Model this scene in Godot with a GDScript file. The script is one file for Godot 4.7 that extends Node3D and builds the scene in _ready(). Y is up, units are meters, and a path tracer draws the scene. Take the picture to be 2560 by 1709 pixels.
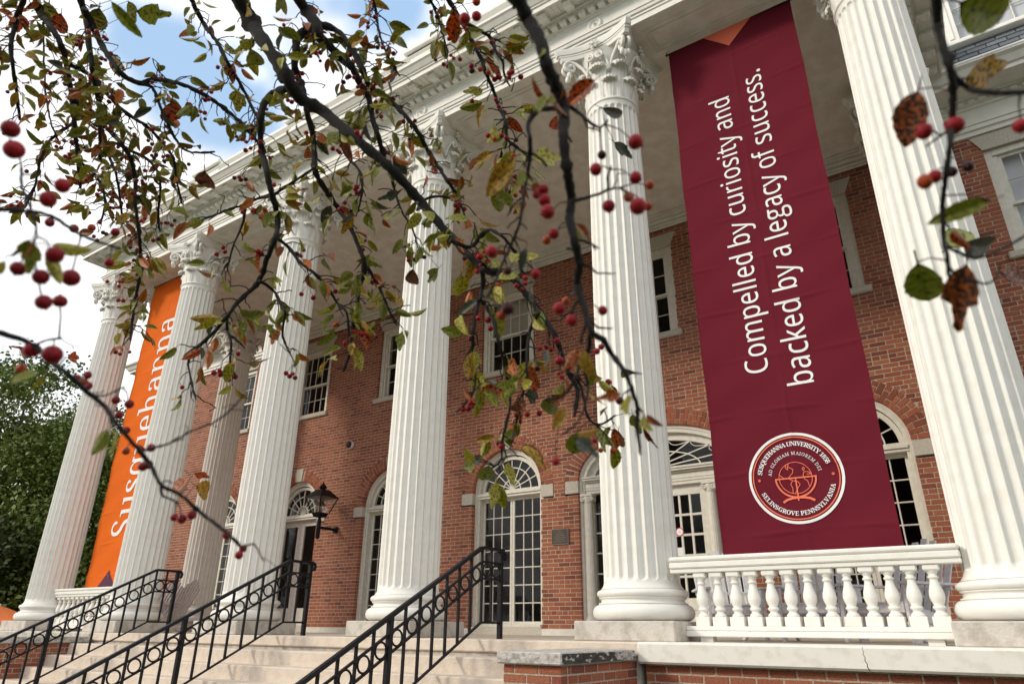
extends Node3D
# Brick hall with a white Corinthian portico, seen from under a crabapple tree.
# Metres; y = 0 is the top of the column plinths, the columns stand along z = 0, the wall at z = WZ.

const BAY := 3.25
const WZ := -4.56
const FLOOR_Y := -0.185
const GROUND_Y := -1.70
const XL := -16.25          # axis of the leftmost column, the rightmost stands at x = 0
const F_PX := 1700.21
const SUN_DIR := Vector3(-0.583, 0.435, 0.694)

var rng := RandomNumberGenerator.new()
var M := {}
var cam_xf := Transform3D()
var used := {}
var unit_box: ArrayMesh

# ------------------------------------------------------------------ mesh builder
class MB:
	var v := PackedVector3Array()
	var n := PackedVector3Array()
	var t := PackedVector2Array()
	var c := PackedColorArray()
	var ix := PackedInt32Array()
	var col := Color.WHITE
	var use_col := false
	func vert(p: Vector3, nn: Vector3, uv := Vector2.ZERO) -> int:
		v.append(p); n.append(nn); t.append(uv)
		if use_col:
			c.append(col)
		return v.size() - 1
	func tri(a: Vector3, b: Vector3, d: Vector3) -> void:
		var nn := (d - a).cross(b - a).normalized()
		var i := vert(a, nn); vert(b, nn); vert(d, nn)
		ix.append_array([i, i + 1, i + 2])
	func quad(a: Vector3, b: Vector3, d: Vector3, e: Vector3) -> void:   # clockwise seen from the front
		var nn := (d - a).cross(b - a)
		if nn.length_squared() < 1e-14:
			nn = (e - a).cross(d - a)
		nn = nn.normalized()
		var i := vert(a, nn, Vector2(0, 0)); vert(b, nn, Vector2(1, 0)); vert(d, nn, Vector2(1, 1)); vert(e, nn, Vector2(0, 1))
		ix.append_array([i, i + 1, i + 2, i, i + 2, i + 3])
	func box(a: Vector3, b: Vector3) -> void:
		var p := [Vector3(a.x, a.y, a.z), Vector3(b.x, a.y, a.z), Vector3(b.x, b.y, a.z), Vector3(a.x, b.y, a.z), Vector3(a.x, a.y, b.z), Vector3(b.x, a.y, b.z), Vector3(b.x, b.y, b.z), Vector3(a.x, b.y, b.z)]
		quad(p[7], p[6], p[5], p[4]); quad(p[2], p[3], p[0], p[1]); quad(p[6], p[2], p[1], p[5])
		quad(p[3], p[7], p[4], p[0]); quad(p[3], p[2], p[6], p[7]); quad(p[4], p[5], p[1], p[0])
	func cbox(a: Vector3, b: Vector3, e: float) -> void:                 # box with chamfered edges
		var ce := (a + b) / 2.0
		var h := (b - a) / 2.0
		e = minf(e, minf(h.x, minf(h.y, h.z)) * 0.9)
		for s in [-1.0, 1.0]:
			_f(ce, Vector3(s * h.x, 0, 0), Vector3(0, h.y - e, 0), Vector3(0, 0, h.z - e), s)
			_f(ce, Vector3(0, s * h.y, 0), Vector3(0, 0, h.z - e), Vector3(h.x - e, 0, 0), s)
			_f(ce, Vector3(0, 0, s * h.z), Vector3(h.x - e, 0, 0), Vector3(0, h.y - e, 0), s)
			for r in [-1.0, 1.0]:
				_e(ce + Vector3(s * h.x, r * (h.y - e), 0), ce + Vector3(s * (h.x - e), r * h.y, 0), Vector3(0, 0, h.z - e), Vector3(s, r, 0))
				_e(ce + Vector3(s * h.x, 0, r * (h.z - e)), ce + Vector3(s * (h.x - e), 0, r * h.z), Vector3(0, h.y - e, 0), Vector3(s, 0, r))
				_e(ce + Vector3(0, s * h.y, r * (h.z - e)), ce + Vector3(0, s * (h.y - e), r * h.z), Vector3(h.x - e, 0, 0), Vector3(0, s, r))
				for q in [-1.0, 1.0]:
					var a1: Vector3 = ce + Vector3(s * h.x, r * (h.y - e), q * (h.z - e))
					var a2: Vector3 = ce + Vector3(s * (h.x - e), r * h.y, q * (h.z - e))
					var a3: Vector3 = ce + Vector3(s * (h.x - e), r * (h.y - e), q * h.z)
					if s * r * q > 0:
						tri(a1, a3, a2)
					else:
						tri(a1, a2, a3)
	func _f(ce: Vector3, o: Vector3, u: Vector3, w: Vector3, s: float) -> void:
		if s > 0:
			quad(ce + o - u + w, ce + o + u + w, ce + o + u - w, ce + o - u - w)
		else:
			quad(ce + o - u - w, ce + o + u - w, ce + o + u + w, ce + o - u + w)
	func _e(p: Vector3, q: Vector3, w: Vector3, out: Vector3) -> void:
		var nn := ((q + w) - (p - w)).cross((p + w) - (p - w))
		if nn.dot(out) > 0:
			quad(p - w, p + w, q + w, q - w)
		else:
			quad(p - w, q - w, q + w, p + w)
	# smooth grid: rows of points; wrap joins the last column to the first
	func grid(rows: Array, wrap := false, flip := false) -> void:
		var nr := rows.size()
		var nc: int = rows[0].size()
		var start := v.size()
		for i in nr:
			var r: PackedVector3Array = rows[i]
			var up: PackedVector3Array = rows[mini(i + 1, nr - 1)]
			var dn: PackedVector3Array = rows[maxi(i - 1, 0)]
			for j in nc:
				var jl := (j - 1 + nc) % nc if wrap else maxi(j - 1, 0)
				var jr := (j + 1) % nc if wrap else mini(j + 1, nc - 1)
				var nn := (r[jr] - r[jl]).cross(up[j] - dn[j])
				if nn.length_squared() < 1e-16:
					nn = (rows[nr - 1][0] - rows[0][0]) * (1.0 if i == nr - 1 else -1.0) * (-1.0 if flip else 1.0)
				nn = -nn.normalized() if flip else nn.normalized()
				vert(r[j], nn, Vector2(float(j) / maxi(nc - 1, 1), float(i) / maxi(nr - 1, 1)))
		for i in nr - 1:
			for j in (nc if wrap else nc - 1):
				var j2 := (j + 1) % nc
				var a := start + i * nc + j
				var b := start + i * nc + j2
				var d := b + nc
				var e := a + nc
				if flip:
					ix.append_array([a, b, d, a, d, e])
				else:
					ix.append_array([a, e, d, a, d, b])
	# profile of (radius, y) turned about y; crease breaks the shading between rings
	func lathe(prof: Array, seg := 32, at := Vector3.ZERO, crease := false) -> void:
		var rows := []
		for p in prof:
			var r := PackedVector3Array()
			for k in seg:
				var a := TAU * k / seg
				r.append(at + Vector3(cos(a) * p.x, p.y, sin(a) * p.x))
			rows.append(r)
		if crease:
			for i in rows.size() - 1:
				grid([rows[i], rows[i + 1]], true, true)
		else:
			grid(rows, true, true)
	func tube(pts: Array, rad: Array, seg := 8, cap := true) -> void:
		var rows := []
		var side := Vector3.ZERO
		for i in pts.size():
			var d: Vector3 = (pts[mini(i + 1, pts.size() - 1)] - pts[maxi(i - 1, 0)])
			d = d.normalized() if d.length() > 1e-9 else Vector3.UP
			if side == Vector3.ZERO:
				side = d.cross(Vector3(0.31, 0.2, 0.93)).normalized()
			side = (side - d * side.dot(d)).normalized()
			var w := d.cross(side)
			var r := PackedVector3Array()
			for k in seg:
				var a := TAU * k / seg
				r.append(pts[i] + (side * cos(a) + w * sin(a)) * rad[i])
			rows.append(r)
		if cap:
			var r0 := PackedVector3Array(); var r1 := PackedVector3Array()
			for k in seg:
				r0.append(pts[0]); r1.append(pts[-1])
			rows.push_front(r0); rows.append(r1)
		grid(rows, true, false)
	# flat polygon (convex or not) in the xy plane, given thickness from z0 to z1
	func prism(poly: PackedVector2Array, z0: float, z1: float) -> void:
		if Geometry2D.is_polygon_clockwise(poly):
			poly = poly.duplicate(); poly.reverse()
		var id := Geometry2D.triangulate_polygon(poly)
		for k in range(0, id.size(), 3):
			var a := poly[id[k]]; var b := poly[id[k + 1]]; var d := poly[id[k + 2]]
			if (b - a).cross(d - a) > 0:
				var w := b; b = d; d = w
			tri(Vector3(a.x, a.y, z1), Vector3(b.x, b.y, z1), Vector3(d.x, d.y, z1))
			tri(Vector3(a.x, a.y, z0), Vector3(d.x, d.y, z0), Vector3(b.x, b.y, z0))
		for k in poly.size():
			var p := poly[k]; var q := poly[(k + 1) % poly.size()]
			quad(Vector3(p.x, p.y, z1), Vector3(q.x, q.y, z1), Vector3(q.x, q.y, z0), Vector3(p.x, p.y, z0))
	# band between two outlines of equal length (an arch, a ring), z0 to z1
	func band(inner: PackedVector2Array, outer: PackedVector2Array, z0: float, z1: float, closed := false) -> void:
		var m := inner.size()
		for k in (m if closed else m - 1):
			var j := (k + 1) % m
			var a := inner[k]; var b := inner[j]; var d := outer[j]; var e := outer[k]
			var pts := [a, b, d, e]
			if (b - a).cross(d - a) > 0:
				pts = [a, e, d, b]
			quad(Vector3(pts[0].x, pts[0].y, z1), Vector3(pts[1].x, pts[1].y, z1), Vector3(pts[2].x, pts[2].y, z1), Vector3(pts[3].x, pts[3].y, z1))
			quad(Vector3(pts[0].x, pts[0].y, z0), Vector3(pts[3].x, pts[3].y, z0), Vector3(pts[2].x, pts[2].y, z0), Vector3(pts[1].x, pts[1].y, z0))
			quad(Vector3(a.x, a.y, z0), Vector3(b.x, b.y, z0), Vector3(b.x, b.y, z1), Vector3(a.x, a.y, z1))
			quad(Vector3(e.x, e.y, z1), Vector3(d.x, d.y, z1), Vector3(d.x, d.y, z0), Vector3(e.x, e.y, z0))
		if not closed:
			for k in [0, m - 1]:
				quad(Vector3(inner[k].x, inner[k].y, z0), Vector3(outer[k].x, outer[k].y, z0), Vector3(outer[k].x, outer[k].y, z1), Vector3(inner[k].x, inner[k].y, z1))
	func mesh() -> ArrayMesh:
		var arr := []
		arr.resize(Mesh.ARRAY_MAX)
		arr[Mesh.ARRAY_VERTEX] = v; arr[Mesh.ARRAY_NORMAL] = n; arr[Mesh.ARRAY_TEX_UV] = t; arr[Mesh.ARRAY_INDEX] = ix
		if use_col:
			arr[Mesh.ARRAY_COLOR] = c
		var m := ArrayMesh.new()
		m.add_surface_from_arrays(Mesh.PRIMITIVE_TRIANGLES, arr)
		return m

# ------------------------------------------------------------------ nodes
func numbered(called: String) -> String:
	if not used.has(called):
		used[called] = 0
		return called
	used[called] += 1
	return "%s_%03d" % [called, used[called]]

func part(called: String, m: Mesh, mat: Material, parent: Node, at := Transform3D()) -> MeshInstance3D:
	var o := MeshInstance3D.new()
	o.name = called; o.mesh = m; o.material_override = mat; o.transform = at
	parent.add_child(o, true)
	return o

func made(called: String, b: MB, mat: Material, parent: Node) -> MeshInstance3D:
	return part(called, b.mesh(), mat, parent)

func boxed(called: String, a: Vector3, b: Vector3, mat: Material, parent: Node, bevel := 0.004) -> MeshInstance3D:
	var m := MB.new()
	m.cbox(a, b, bevel)
	return made(called, m, mat, parent)

func thing(called: String, label: String, category: String, at := Vector3.ZERO, group := "") -> Node3D:
	var o := Node3D.new()
	o.name = numbered(called); add_child(o); o.position = at
	tag(o, label, category, group)
	return o

func tag(o: Node, label: String, category: String, group := "") -> void:
	o.set_meta("label", label); o.set_meta("category", category)
	if group:
		o.set_meta("group", group)

func hub(called: String, parent: Node, at := Vector3.ZERO) -> Node3D:
	var o := Node3D.new()
	o.name = called; o.position = at; parent.add_child(o, true)
	return o

func copies(called: String, m: Mesh, mat: Material, xs: Array, cols: Array, parent: Node) -> MultiMeshInstance3D:
	var mm := MultiMesh.new()
	mm.transform_format = MultiMesh.TRANSFORM_3D
	mm.use_colors = cols.size() > 0
	mm.mesh = m; mm.instance_count = xs.size()
	for i in xs.size():
		mm.set_instance_transform(i, xs[i])
		if cols.size() > 0:
			mm.set_instance_color(i, cols[i])
	var o := MultiMeshInstance3D.new()
	o.name = called; o.multimesh = mm; o.material_override = mat
	o.set_meta("kind", "stuff")
	parent.add_child(o, true)
	return o

func px(x: float, y: float, depth: float) -> Vector3:      # a direction of the photograph, at a distance chosen from what the thing is
	return cam_xf * Vector3((x - 1280.0) / F_PX * depth, -(y - 854.5) / F_PX * depth, -depth)

# ------------------------------------------------------------------ materials
func noise_tex(freq: float, lo: Color, hi: Color, sd: int, oct := 4, p0 := 0.3, p1 := 0.7, size := 512, type := FastNoiseLite.TYPE_SIMPLEX_SMOOTH) -> NoiseTexture2D:
	var no := FastNoiseLite.new()
	no.noise_type = type; no.frequency = freq; no.fractal_octaves = oct; no.seed = sd
	var g := Gradient.new()
	g.set_color(0, lo); g.set_offset(0, p0); g.set_color(1, hi); g.set_offset(1, p1)
	var tx := NoiseTexture2D.new()
	tx.width = size; tx.height = size; tx.seamless = true; tx.noise = no; tx.color_ramp = g
	return tx

func bump_tex(freq: float, sd: int, strength := 6.0, size := 512) -> NoiseTexture2D:
	var no := FastNoiseLite.new()
	no.frequency = freq; no.fractal_octaves = 5; no.seed = sd
	var tx := NoiseTexture2D.new()
	tx.width = size; tx.height = size; tx.seamless = true; tx.noise = no; tx.as_normal_map = true; tx.bump_strength = strength
	return tx

func lin(r: float, g: float, b: float) -> Color:
	return Color(r, g, b).linear_to_srgb()

func mat(called: String, base: Color, rough: float, tex: Texture2D = null, scale := 1.0, bump: Texture2D = null, bump_k := 0.5, world := true, metal := 0.0) -> StandardMaterial3D:
	var m := StandardMaterial3D.new()
	m.resource_name = called
	m.albedo_color = base; m.roughness = rough; m.metallic = metal
	if tex:
		m.albedo_texture = tex
	if bump:
		m.normal_enabled = true; m.normal_texture = bump; m.normal_scale = bump_k
	if tex or bump:
		m.uv1_triplanar = true; m.uv1_world_triplanar = world
		m.uv1_scale = Vector3.ONE * scale
	M[called] = m
	return m

func make_materials() -> void:
	var grime := noise_tex(0.012, Color(0.978, 0.975, 0.965), Color(1, 1, 1), 3, 5, 0.28, 0.5)
	var fine := bump_tex(0.03, 5, 3.0)
	var rough_b := bump_tex(0.06, 8, 8.0)
	mat("white_paint", lin(0.79, 0.775, 0.725), 0.55, grime, 0.7, fine, 0.12)
	mat("cream_paint", lin(0.70, 0.675, 0.605), 0.5, noise_tex(0.015, Color(0.96, 0.955, 0.94), Color(1, 1, 1), 13), 0.9, fine, 0.08)
	mat("ceiling_paint", lin(0.79, 0.775, 0.725), 0.75, noise_tex(0.01, Color(0.95, 0.94, 0.92), Color(1, 1, 1), 17, 5), 0.5, fine, 0.15)
	mat("door_paint", lin(0.60, 0.55, 0.50), 0.5, noise_tex(0.02, Color(0.93, 0.93, 0.92), Color(1, 1, 1), 19), 1.0, fine, 0.1)
	mat("mortar", lin(0.62, 0.52, 0.40), 0.95, noise_tex(0.05, Color(0.8, 0.8, 0.8), Color(1, 1, 1), 23), 2.0, rough_b, 0.8)
	mat("stone", lin(0.56, 0.52, 0.45), 0.85, noise_tex(0.03, Color(0.93, 0.925, 0.91), Color(1, 1, 1), 29, 5), 1.6, rough_b, 0.3)
	mat("step_stone", lin(0.63, 0.545, 0.455), 0.85, noise_tex(0.016, Color(0.965, 0.958, 0.95), Color(1, 1, 1), 31, 5, 0.3, 0.6), 0.8, rough_b, 0.2)
	mat("concrete", lin(0.56, 0.52, 0.465), 0.95, noise_tex(0.012, Color(0.88, 0.875, 0.86), Color(1, 1, 1), 37, 6, 0.2, 0.6), 0.9, rough_b, 0.22)
	mat("cap_stone", Color.WHITE, 0.95, noise_tex(0.02, Color(0.78, 0.77, 0.75), Color(1, 1, 1), 41, 6, 0.2, 0.6), 1.2, rough_b, 0.4).vertex_color_use_as_albedo = true
	mat("ledge_paint", lin(0.74, 0.71, 0.65), 0.7, noise_tex(0.014, Color(0.955, 0.95, 0.935), Color(1, 1, 1), 43, 6, 0.2, 0.5), 0.9, fine, 0.1)
	mat("iron", lin(0.010, 0.010, 0.012), 0.42, null, 1.0, fine, 0.2).metallic_specular = 0.3
	mat("asphalt", lin(0.24, 0.22, 0.19), 0.9, noise_tex(0.05, Color(0.8, 0.8, 0.8), Color(1, 1, 1), 47), 0.5)
	mat("grass", lin(0.05, 0.09, 0.025), 0.9, noise_tex(0.06, Color(0.5, 0.55, 0.4), Color(1, 1, 1), 53), 0.6, rough_b, 1.0)
	mat("interior", lin(0.17, 0.13, 0.10), 0.8)
	mat("slate", lin(0.20, 0.215, 0.235), 0.55, noise_tex(0.03, Color(0.75, 0.78, 0.8), Color(1, 1, 1), 59), 2.0, rough_b, 0.5)
	mat("roof_felt", lin(0.03, 0.03, 0.035), 0.9)
	mat("slate_dark", lin(0.15, 0.165, 0.185), 0.5, noise_tex(0.03, Color(0.75, 0.78, 0.8), Color(1, 1, 1), 60), 2.0, rough_b, 0.5)
	mat("bronze", lin(0.055, 0.042, 0.035), 0.5, noise_tex(0.05, Color(0.8, 0.8, 0.8), Color(1, 1, 1), 61), 4.0, null, 0.5, true, 0.4)
	mat("bronze_raised", lin(0.17, 0.14, 0.11), 0.4, null, 1.0, null, 0.5, true, 0.5)
	mat("white_plain", lin(0.82, 0.82, 0.82), 0.7)
	mat("chair_white", lin(0.76, 0.76, 0.79), 0.6, noise_tex(0.02, Color(0.9, 0.9, 0.9), Color(1, 1, 1), 63), 1.5, fine, 0.2)
	mat("chair_grey", lin(0.70, 0.67, 0.68), 0.65, noise_tex(0.02, Color(0.88, 0.88, 0.88), Color(1, 1, 1), 65), 1.5, fine, 0.2)
	mat("blind", lin(0.55, 0.52, 0.42), 0.8)
	mat("blind_pale", lin(0.66, 0.70, 0.75), 0.8)
	mat("rubber", lin(0.02, 0.02, 0.02), 0.5)
	mat("sticker_red", lin(0.5, 0.04, 0.06), 0.5)
	var weave := noise_tex(0.25, Color(0.9, 0.9, 0.9), Color(1, 1, 1), 67, 2)
	for w in [["maroon_cloth", lin(0.152, 0.0145, 0.027)], ["orange_cloth", lin(0.80, 0.155, 0.016)]]:
		var m := mat(w[0], w[1], 0.8, weave, 3.0)
		m.metallic_specular = 0.2
		m.backlight_enabled = true; m.backlight = Color(w[1].r, w[1].g, w[1].b) * 0.25
	mat("print_white", lin(0.80, 0.79, 0.79), 0.8)
	mat("print_salmon", lin(0.80, 0.17, 0.09), 0.8)
	mat("print_purple", lin(0.075, 0.008, 0.04), 0.8)
	mat("umbrella_cloth", lin(0.75, 0.19, 0.05), 0.8)
	var gl := mat("glass", Color(0.05, 0.06, 0.06, 0.08), 0.02)
	gl.transparency = BaseMaterial3D.TRANSPARENCY_ALPHA
	gl.metallic_specular = 0.28
	var lg := mat("lantern_glass", Color(0.75, 0.72, 0.66, 0.16), 0.05)
	lg.transparency = BaseMaterial3D.TRANSPARENCY_ALPHA
	# brick: MultiMesh copies take their tone from the copy, single bricks from six sister materials
	var brick_tex := noise_tex(0.035, Color(0.80, 0.77, 0.77), Color(1, 1, 1), 71, 5, 0.25, 0.65)
	var brick_b := bump_tex(0.08, 73, 8.0)
	var bm := mat("brick", Color.WHITE, 0.9, brick_tex, 3.1, brick_b, 0.7)
	bm.vertex_color_use_as_albedo = true
	for k in BRICK.size():
		mat("brick_%d" % k, Color(BRICK[k]).linear_to_srgb(), 0.9, brick_tex, 3.1, brick_b, 0.7)
	# bark, leaves, fruit
	mat("bark", lin(0.020, 0.0155, 0.0125), 0.95, noise_tex(0.05, Color(0.45, 0.45, 0.42), Color(1, 1, 1), 79, 5), 9.0, bump_tex(0.08, 81, 10.0), 1.0)
	mat("bark_far", lin(0.06, 0.05, 0.04), 0.95)
	var spots := [[lin(0.23, 0.25, 0.026), Color(0.45, 0.30, 0.14), 0.30], [lin(0.36, 0.345, 0.032), Color(0.5, 0.32, 0.12), 0.32], [lin(0.52, 0.145, 0.016), Color(0.26, 0.2, 0.16), 0.40],
		[lin(0.42, 0.27, 0.025), Color(0.4, 0.3, 0.16), 0.36], [lin(0.36, 0.105, 0.018), Color(0.22, 0.2, 0.18), 0.46], [lin(0.085, 0.10, 0.075), Color(0.6, 0.55, 0.5), 0.35]]
	for k in spots.size():
		var m := mat("leaf_%d" % k, spots[k][0], 0.55, noise_tex(0.03, spots[k][1], Color(1, 1, 1), 90 + k, 4, spots[k][2], spots[k][2] + 0.12, 256), 1.1, null, 0.5, false)
		m.backlight_enabled = true; m.backlight = spots[k][0]
	var reds := [lin(0.36, 0.010, 0.020), lin(0.27, 0.008, 0.016), lin(0.48, 0.075, 0.018), lin(0.06, 0.012, 0.014), lin(0.40, 0.018, 0.026)]
	for k in reds.size():
		mat("fruit_%d" % k, reds[k], 0.42, noise_tex(0.02, Color(0.7, 0.62, 0.55), Color(1, 1, 1), 110 + k, 3, 0.3, 0.6, 256), 0.8, null, 0.5, false).metallic_specular = 0.32
	mat("pedicel", lin(0.07, 0.035, 0.025), 0.7)
	var fl := mat("far_leaf", Color.WHITE, 0.6)
	fl.vertex_color_use_as_albedo = true
	fl.backlight_enabled = true; fl.backlight = lin(0.06, 0.10, 0.015)
	for k in 2:
		var m := mat(["leaf_mix", "fruit_mix"][k], Color.WHITE, [0.55, 0.3][k], noise_tex(0.03, Color(0.45, 0.32, 0.2), Color(1, 1, 1), 130 + k, 4, 0.3, 0.42, 256), 1.1, null, 0.5, false)
		m.vertex_color_use_as_albedo = true
		if k == 0:
			m.backlight_enabled = true; m.backlight = lin(0.2, 0.17, 0.02)

const BRICK := [Color(0.42, 0.132, 0.068), Color(0.365, 0.110, 0.058), Color(0.45, 0.160, 0.082), Color(0.30, 0.086, 0.049), Color(0.40, 0.142, 0.078), Color(0.24, 0.074, 0.047)]
const BRICK_W := [0.28, 0.2, 0.18, 0.12, 0.16, 0.06]

func brick_tone() -> int:
	var q := rng.randf()
	for k in BRICK_W.size():
		q -= BRICK_W[k]
		if q <= 0.0:
			return k
	return 0

# ------------------------------------------------------------------ start
func _ready() -> void:
	rng.seed = 20241
	var cam := Camera3D.new()
	cam.name = "camera"
	cam_xf = Transform3D(Basis.from_euler(Vector3(0.39967, 0.59494, 0.00805), EULER_ORDER_YXZ), Vector3(-0.1795, -0.0862, 6.9933))
	cam.transform = cam_xf
	cam.near = 0.05; cam.far = 600.0
	var lens := CameraAttributesPhysical.new()
	lens.frustum_focal_length = 34.82
	lens.frustum_focus_distance = 5.5
	lens.exposure_aperture = 10.5
	lens.frustum_near = 0.05; lens.frustum_far = 600.0
	cam.attributes = lens
	add_child(cam)
	cam.fov = 53.367
	var we := WorldEnvironment.new()
	we.name = "environment"
	var env := Environment.new()
	env.background_mode = Environment.BG_SKY
	env.tonemap_mode = Environment.TONE_MAPPER_LINEAR
	env.tonemap_exposure = 0.88
	env.sdfgi_enabled = true; env.ssao_enabled = true; env.ssil_enabled = true
	env.sky = Sky.new()
	env.sky.sky_material = sky_material()
	env.background_energy_multiplier = 1.3
	we.environment = env
	add_child(we)
	var sun := DirectionalLight3D.new()
	sun.name = "sun"
	sun.light_energy = 0.74
	sun.light_color = Color(1.0, 0.955, 0.88)
	sun.light_angular_distance = 8.0
	sun.shadow_enabled = true
	add_child(sun)
	sun.look_at_from_position(SUN_DIR.normalized() * 60.0, Vector3.ZERO, Vector3.UP)

	make_materials()
	var ub := MB.new()
	ub.cbox(Vector3(-0.5, -0.5, -0.5), Vector3(0.5, 0.5, 0.5), 0.03)
	unit_box = ub.mesh()
	ground_and_paths()
	hall()
	porch()
	columns()
	entablature()
	stair_and_piers()
	balustrades()
	railings()
	banners()
	small_things()
	chairs()
	far_trees()
	crabapple()

func sky_material() -> PanoramaSkyMaterial:
	var w := 1024
	var h := 512
	var im := Image.create(w, h, false, Image.FORMAT_RGBAF)
	var a := FastNoiseLite.new()
	a.seed = 12; a.frequency = 1.7; a.fractal_octaves = 6; a.fractal_gain = 0.52
	# the gaps of blue that the photograph shows between the clouds
	var gaps := []
	for g in [[390, 110, 0.060, 0.75], [310, 80, 0.05, 0.6], [470, 200, 0.05, 0.55], [600, 290, 0.065, 0.95], [520, 260, 0.05, 0.6], [985, 15, 0.06, 0.8]]:
		gaps.append([(px(g[0], g[1], 1.0) - cam_xf.origin).normalized(), g[2], g[3]])
	var bright := SUN_DIR.normalized()
	for y in h:
		var el := (0.5 - (y + 0.5) / h) * PI
		for x in w:
			var az := (x + 0.5) / w * TAU
			var d := Vector3(sin(az) * cos(el), sin(el), -cos(az) * cos(el))
			var c := Color(0.30, 0.29, 0.26)
			if el > -0.05:
				var q := d * Vector3(1, 1.6, 1)
				var cover := 0.74 + 0.75 * a.get_noise_3dv(q)
				for g in gaps:
					var dd: float = acos(clampf(d.dot(g[0]), -1, 1)) / g[1]
					if dd < 3.0:
						cover -= g[2] * 0.80 * exp(-dd * dd)
				cover += 0.45 * a.get_noise_3dv(q * 3.1) + 0.16 * a.get_noise_3dv(q * 11.0)
				var k := smoothstep(0.05, 0.72, cover)
				var blue := Color(0.33, 0.52, 0.80).lerp(Color(0.48, 0.63, 0.80), 1.0 - clampf(el / 1.2, 0, 1))
				var shade := 0.93 + 0.35 * a.get_noise_3dv(q * 1.9 + Vector3(3, 1, 7))
				var glow := 1.0 + 0.45 * pow(maxf(d.dot(bright), 0.0), 6.0)
				c = blue.lerp(Color(1.17, 1.17, 1.18) * shade * glow, k)
			im.set_pixel(x, y, Color(c.r, c.g, c.b, 1.0))
	var m := PanoramaSkyMaterial.new()
	m.panorama = ImageTexture.create_from_image(im)
	return m

func ground_and_paths() -> void:
	var g := MB.new()
	g.quad(Vector3(-300, GROUND_Y, -300), Vector3(300, GROUND_Y, -300), Vector3(300, GROUND_Y, 300), Vector3(-300, GROUND_Y, 300))
	made("ground", g, M.grass, self).set_meta("kind", "structure")
	var p := MB.new()
	p.box(Vector3(-13.5, GROUND_Y - 0.1, 3.4), Vector3(-2.6, GROUND_Y + 0.012, 14.0))
	p.box(Vector3(-26, GROUND_Y - 0.1, 14.0), Vector3(14, GROUND_Y + 0.012, 17.5))
	made("path", p, M.asphalt, self).set_meta("kind", "structure")

# ------------------------------------------------------------------ brickwork
# Lays courses on the plane of xf (u right, v up, w out) and returns [transforms, tones]; free(v0, v1) gives the runs [u0, u1] to fill.
func lay(xf: Transform3D, v0: float, v1: float, course: float, module: float, free: Callable, joint := 0.0145, depth := 0.11, proud := 0.006) -> Array:
	var xs := []
	var tones := []
	var rows := int(round((v1 - v0) / course))
	course = (v1 - v0) / rows
	for i in rows:
		var va := v0 + i * course
		var header := i % 7 == 3
		var md := module / 2.0 if header else module
		for run in free.call(va, va + course):
			var u: float = run[0]
			var off := (0.0 if i % 2 == 0 else 0.5) * md
			var k := floorf((u - off) / md)
			while u < run[1] - 0.02:
				var e := minf((k + 1) * md + off, run[1])
				if run[1] - e < 0.05:
					e = run[1]
				if e - u > 0.035:
					var j0 := 0.0 if u == run[0] else joint / 2.0
					var j1 := 0.0 if e == run[1] else joint / 2.0
					var out := proud + rng.randf_range(-0.0025, 0.0025)
					var size := Vector3(e - u - j0 - j1 - rng.randf() * 0.002, course - joint + rng.randf_range(-0.0015, 0.001), depth)
					var b := Basis.from_euler(Vector3(rng.randf_range(-0.008, 0.008), 0, rng.randf_range(-0.006, 0.006))).scaled_local(size)
					xs.append(xf * Transform3D(b, Vector3((u + j0 + e - j1) / 2.0, va + course / 2.0, out - depth / 2.0)))
					tones.append(brick_tone())
					u = e
				else:
					u = e
				k += 1
	return [xs, tones]

func put_bricks(parent: Node, laid: Array, most: int, score: Callable) -> void:
	var order := range(laid[0].size())
	var sc := []
	for i in order:
		sc.append(score.call(laid[0][i].origin))
	order.sort_custom(func(p, q): return sc[p] > sc[q])
	var xs := []
	var cols := []
	for r in order.size():
		var i: int = order[r]
		if r < most:
			part("brick", unit_box, M["brick_%d" % laid[1][i]], parent, laid[0][i])
		else:
			xs.append(laid[0][i]); cols.append(BRICK[laid[1][i]])
	if xs.size():
		copies("bricks", unit_box, M.brick, xs, cols, parent)

func arch_pts(cx: float, ys: float, a: float, b: float, n: int, t0 := 0.0, t1 := PI) -> PackedVector2Array:
	var r := PackedVector2Array()
	for k in n + 1:
		var q := lerpf(t0, t1, float(k) / n)
		r.append(Vector2(cx - cos(q) * a, ys + sin(q) * b))
	return r

# ------------------------------------------------------------------ the hall behind the portico
const SPRING := 2.56
const RING := 0.285
var ground_bays := [[-17.875, 0.845, 0.845, "french"], [-14.625, 0.845, 0.845, "double"], [-11.375, 0.845, 0.845, "french"], [-8.125, 0.845, 0.845, "french"], [-4.875, 1.565, 0.845, "entrance"], [-1.625, 0.845, 0.845, "french"], [1.68, 0.845, 0.845, "french"]]
var upper_bays := [-17.875, -14.625, -11.375, -8.125, -4.875, -1.625, 1.80]

func ell(dy: float, a: float, b: float) -> float:
	return 0.0 if dy >= b else a * sqrt(1.0 - (dy / b) * (dy / b)) if dy > 0 else a

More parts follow.
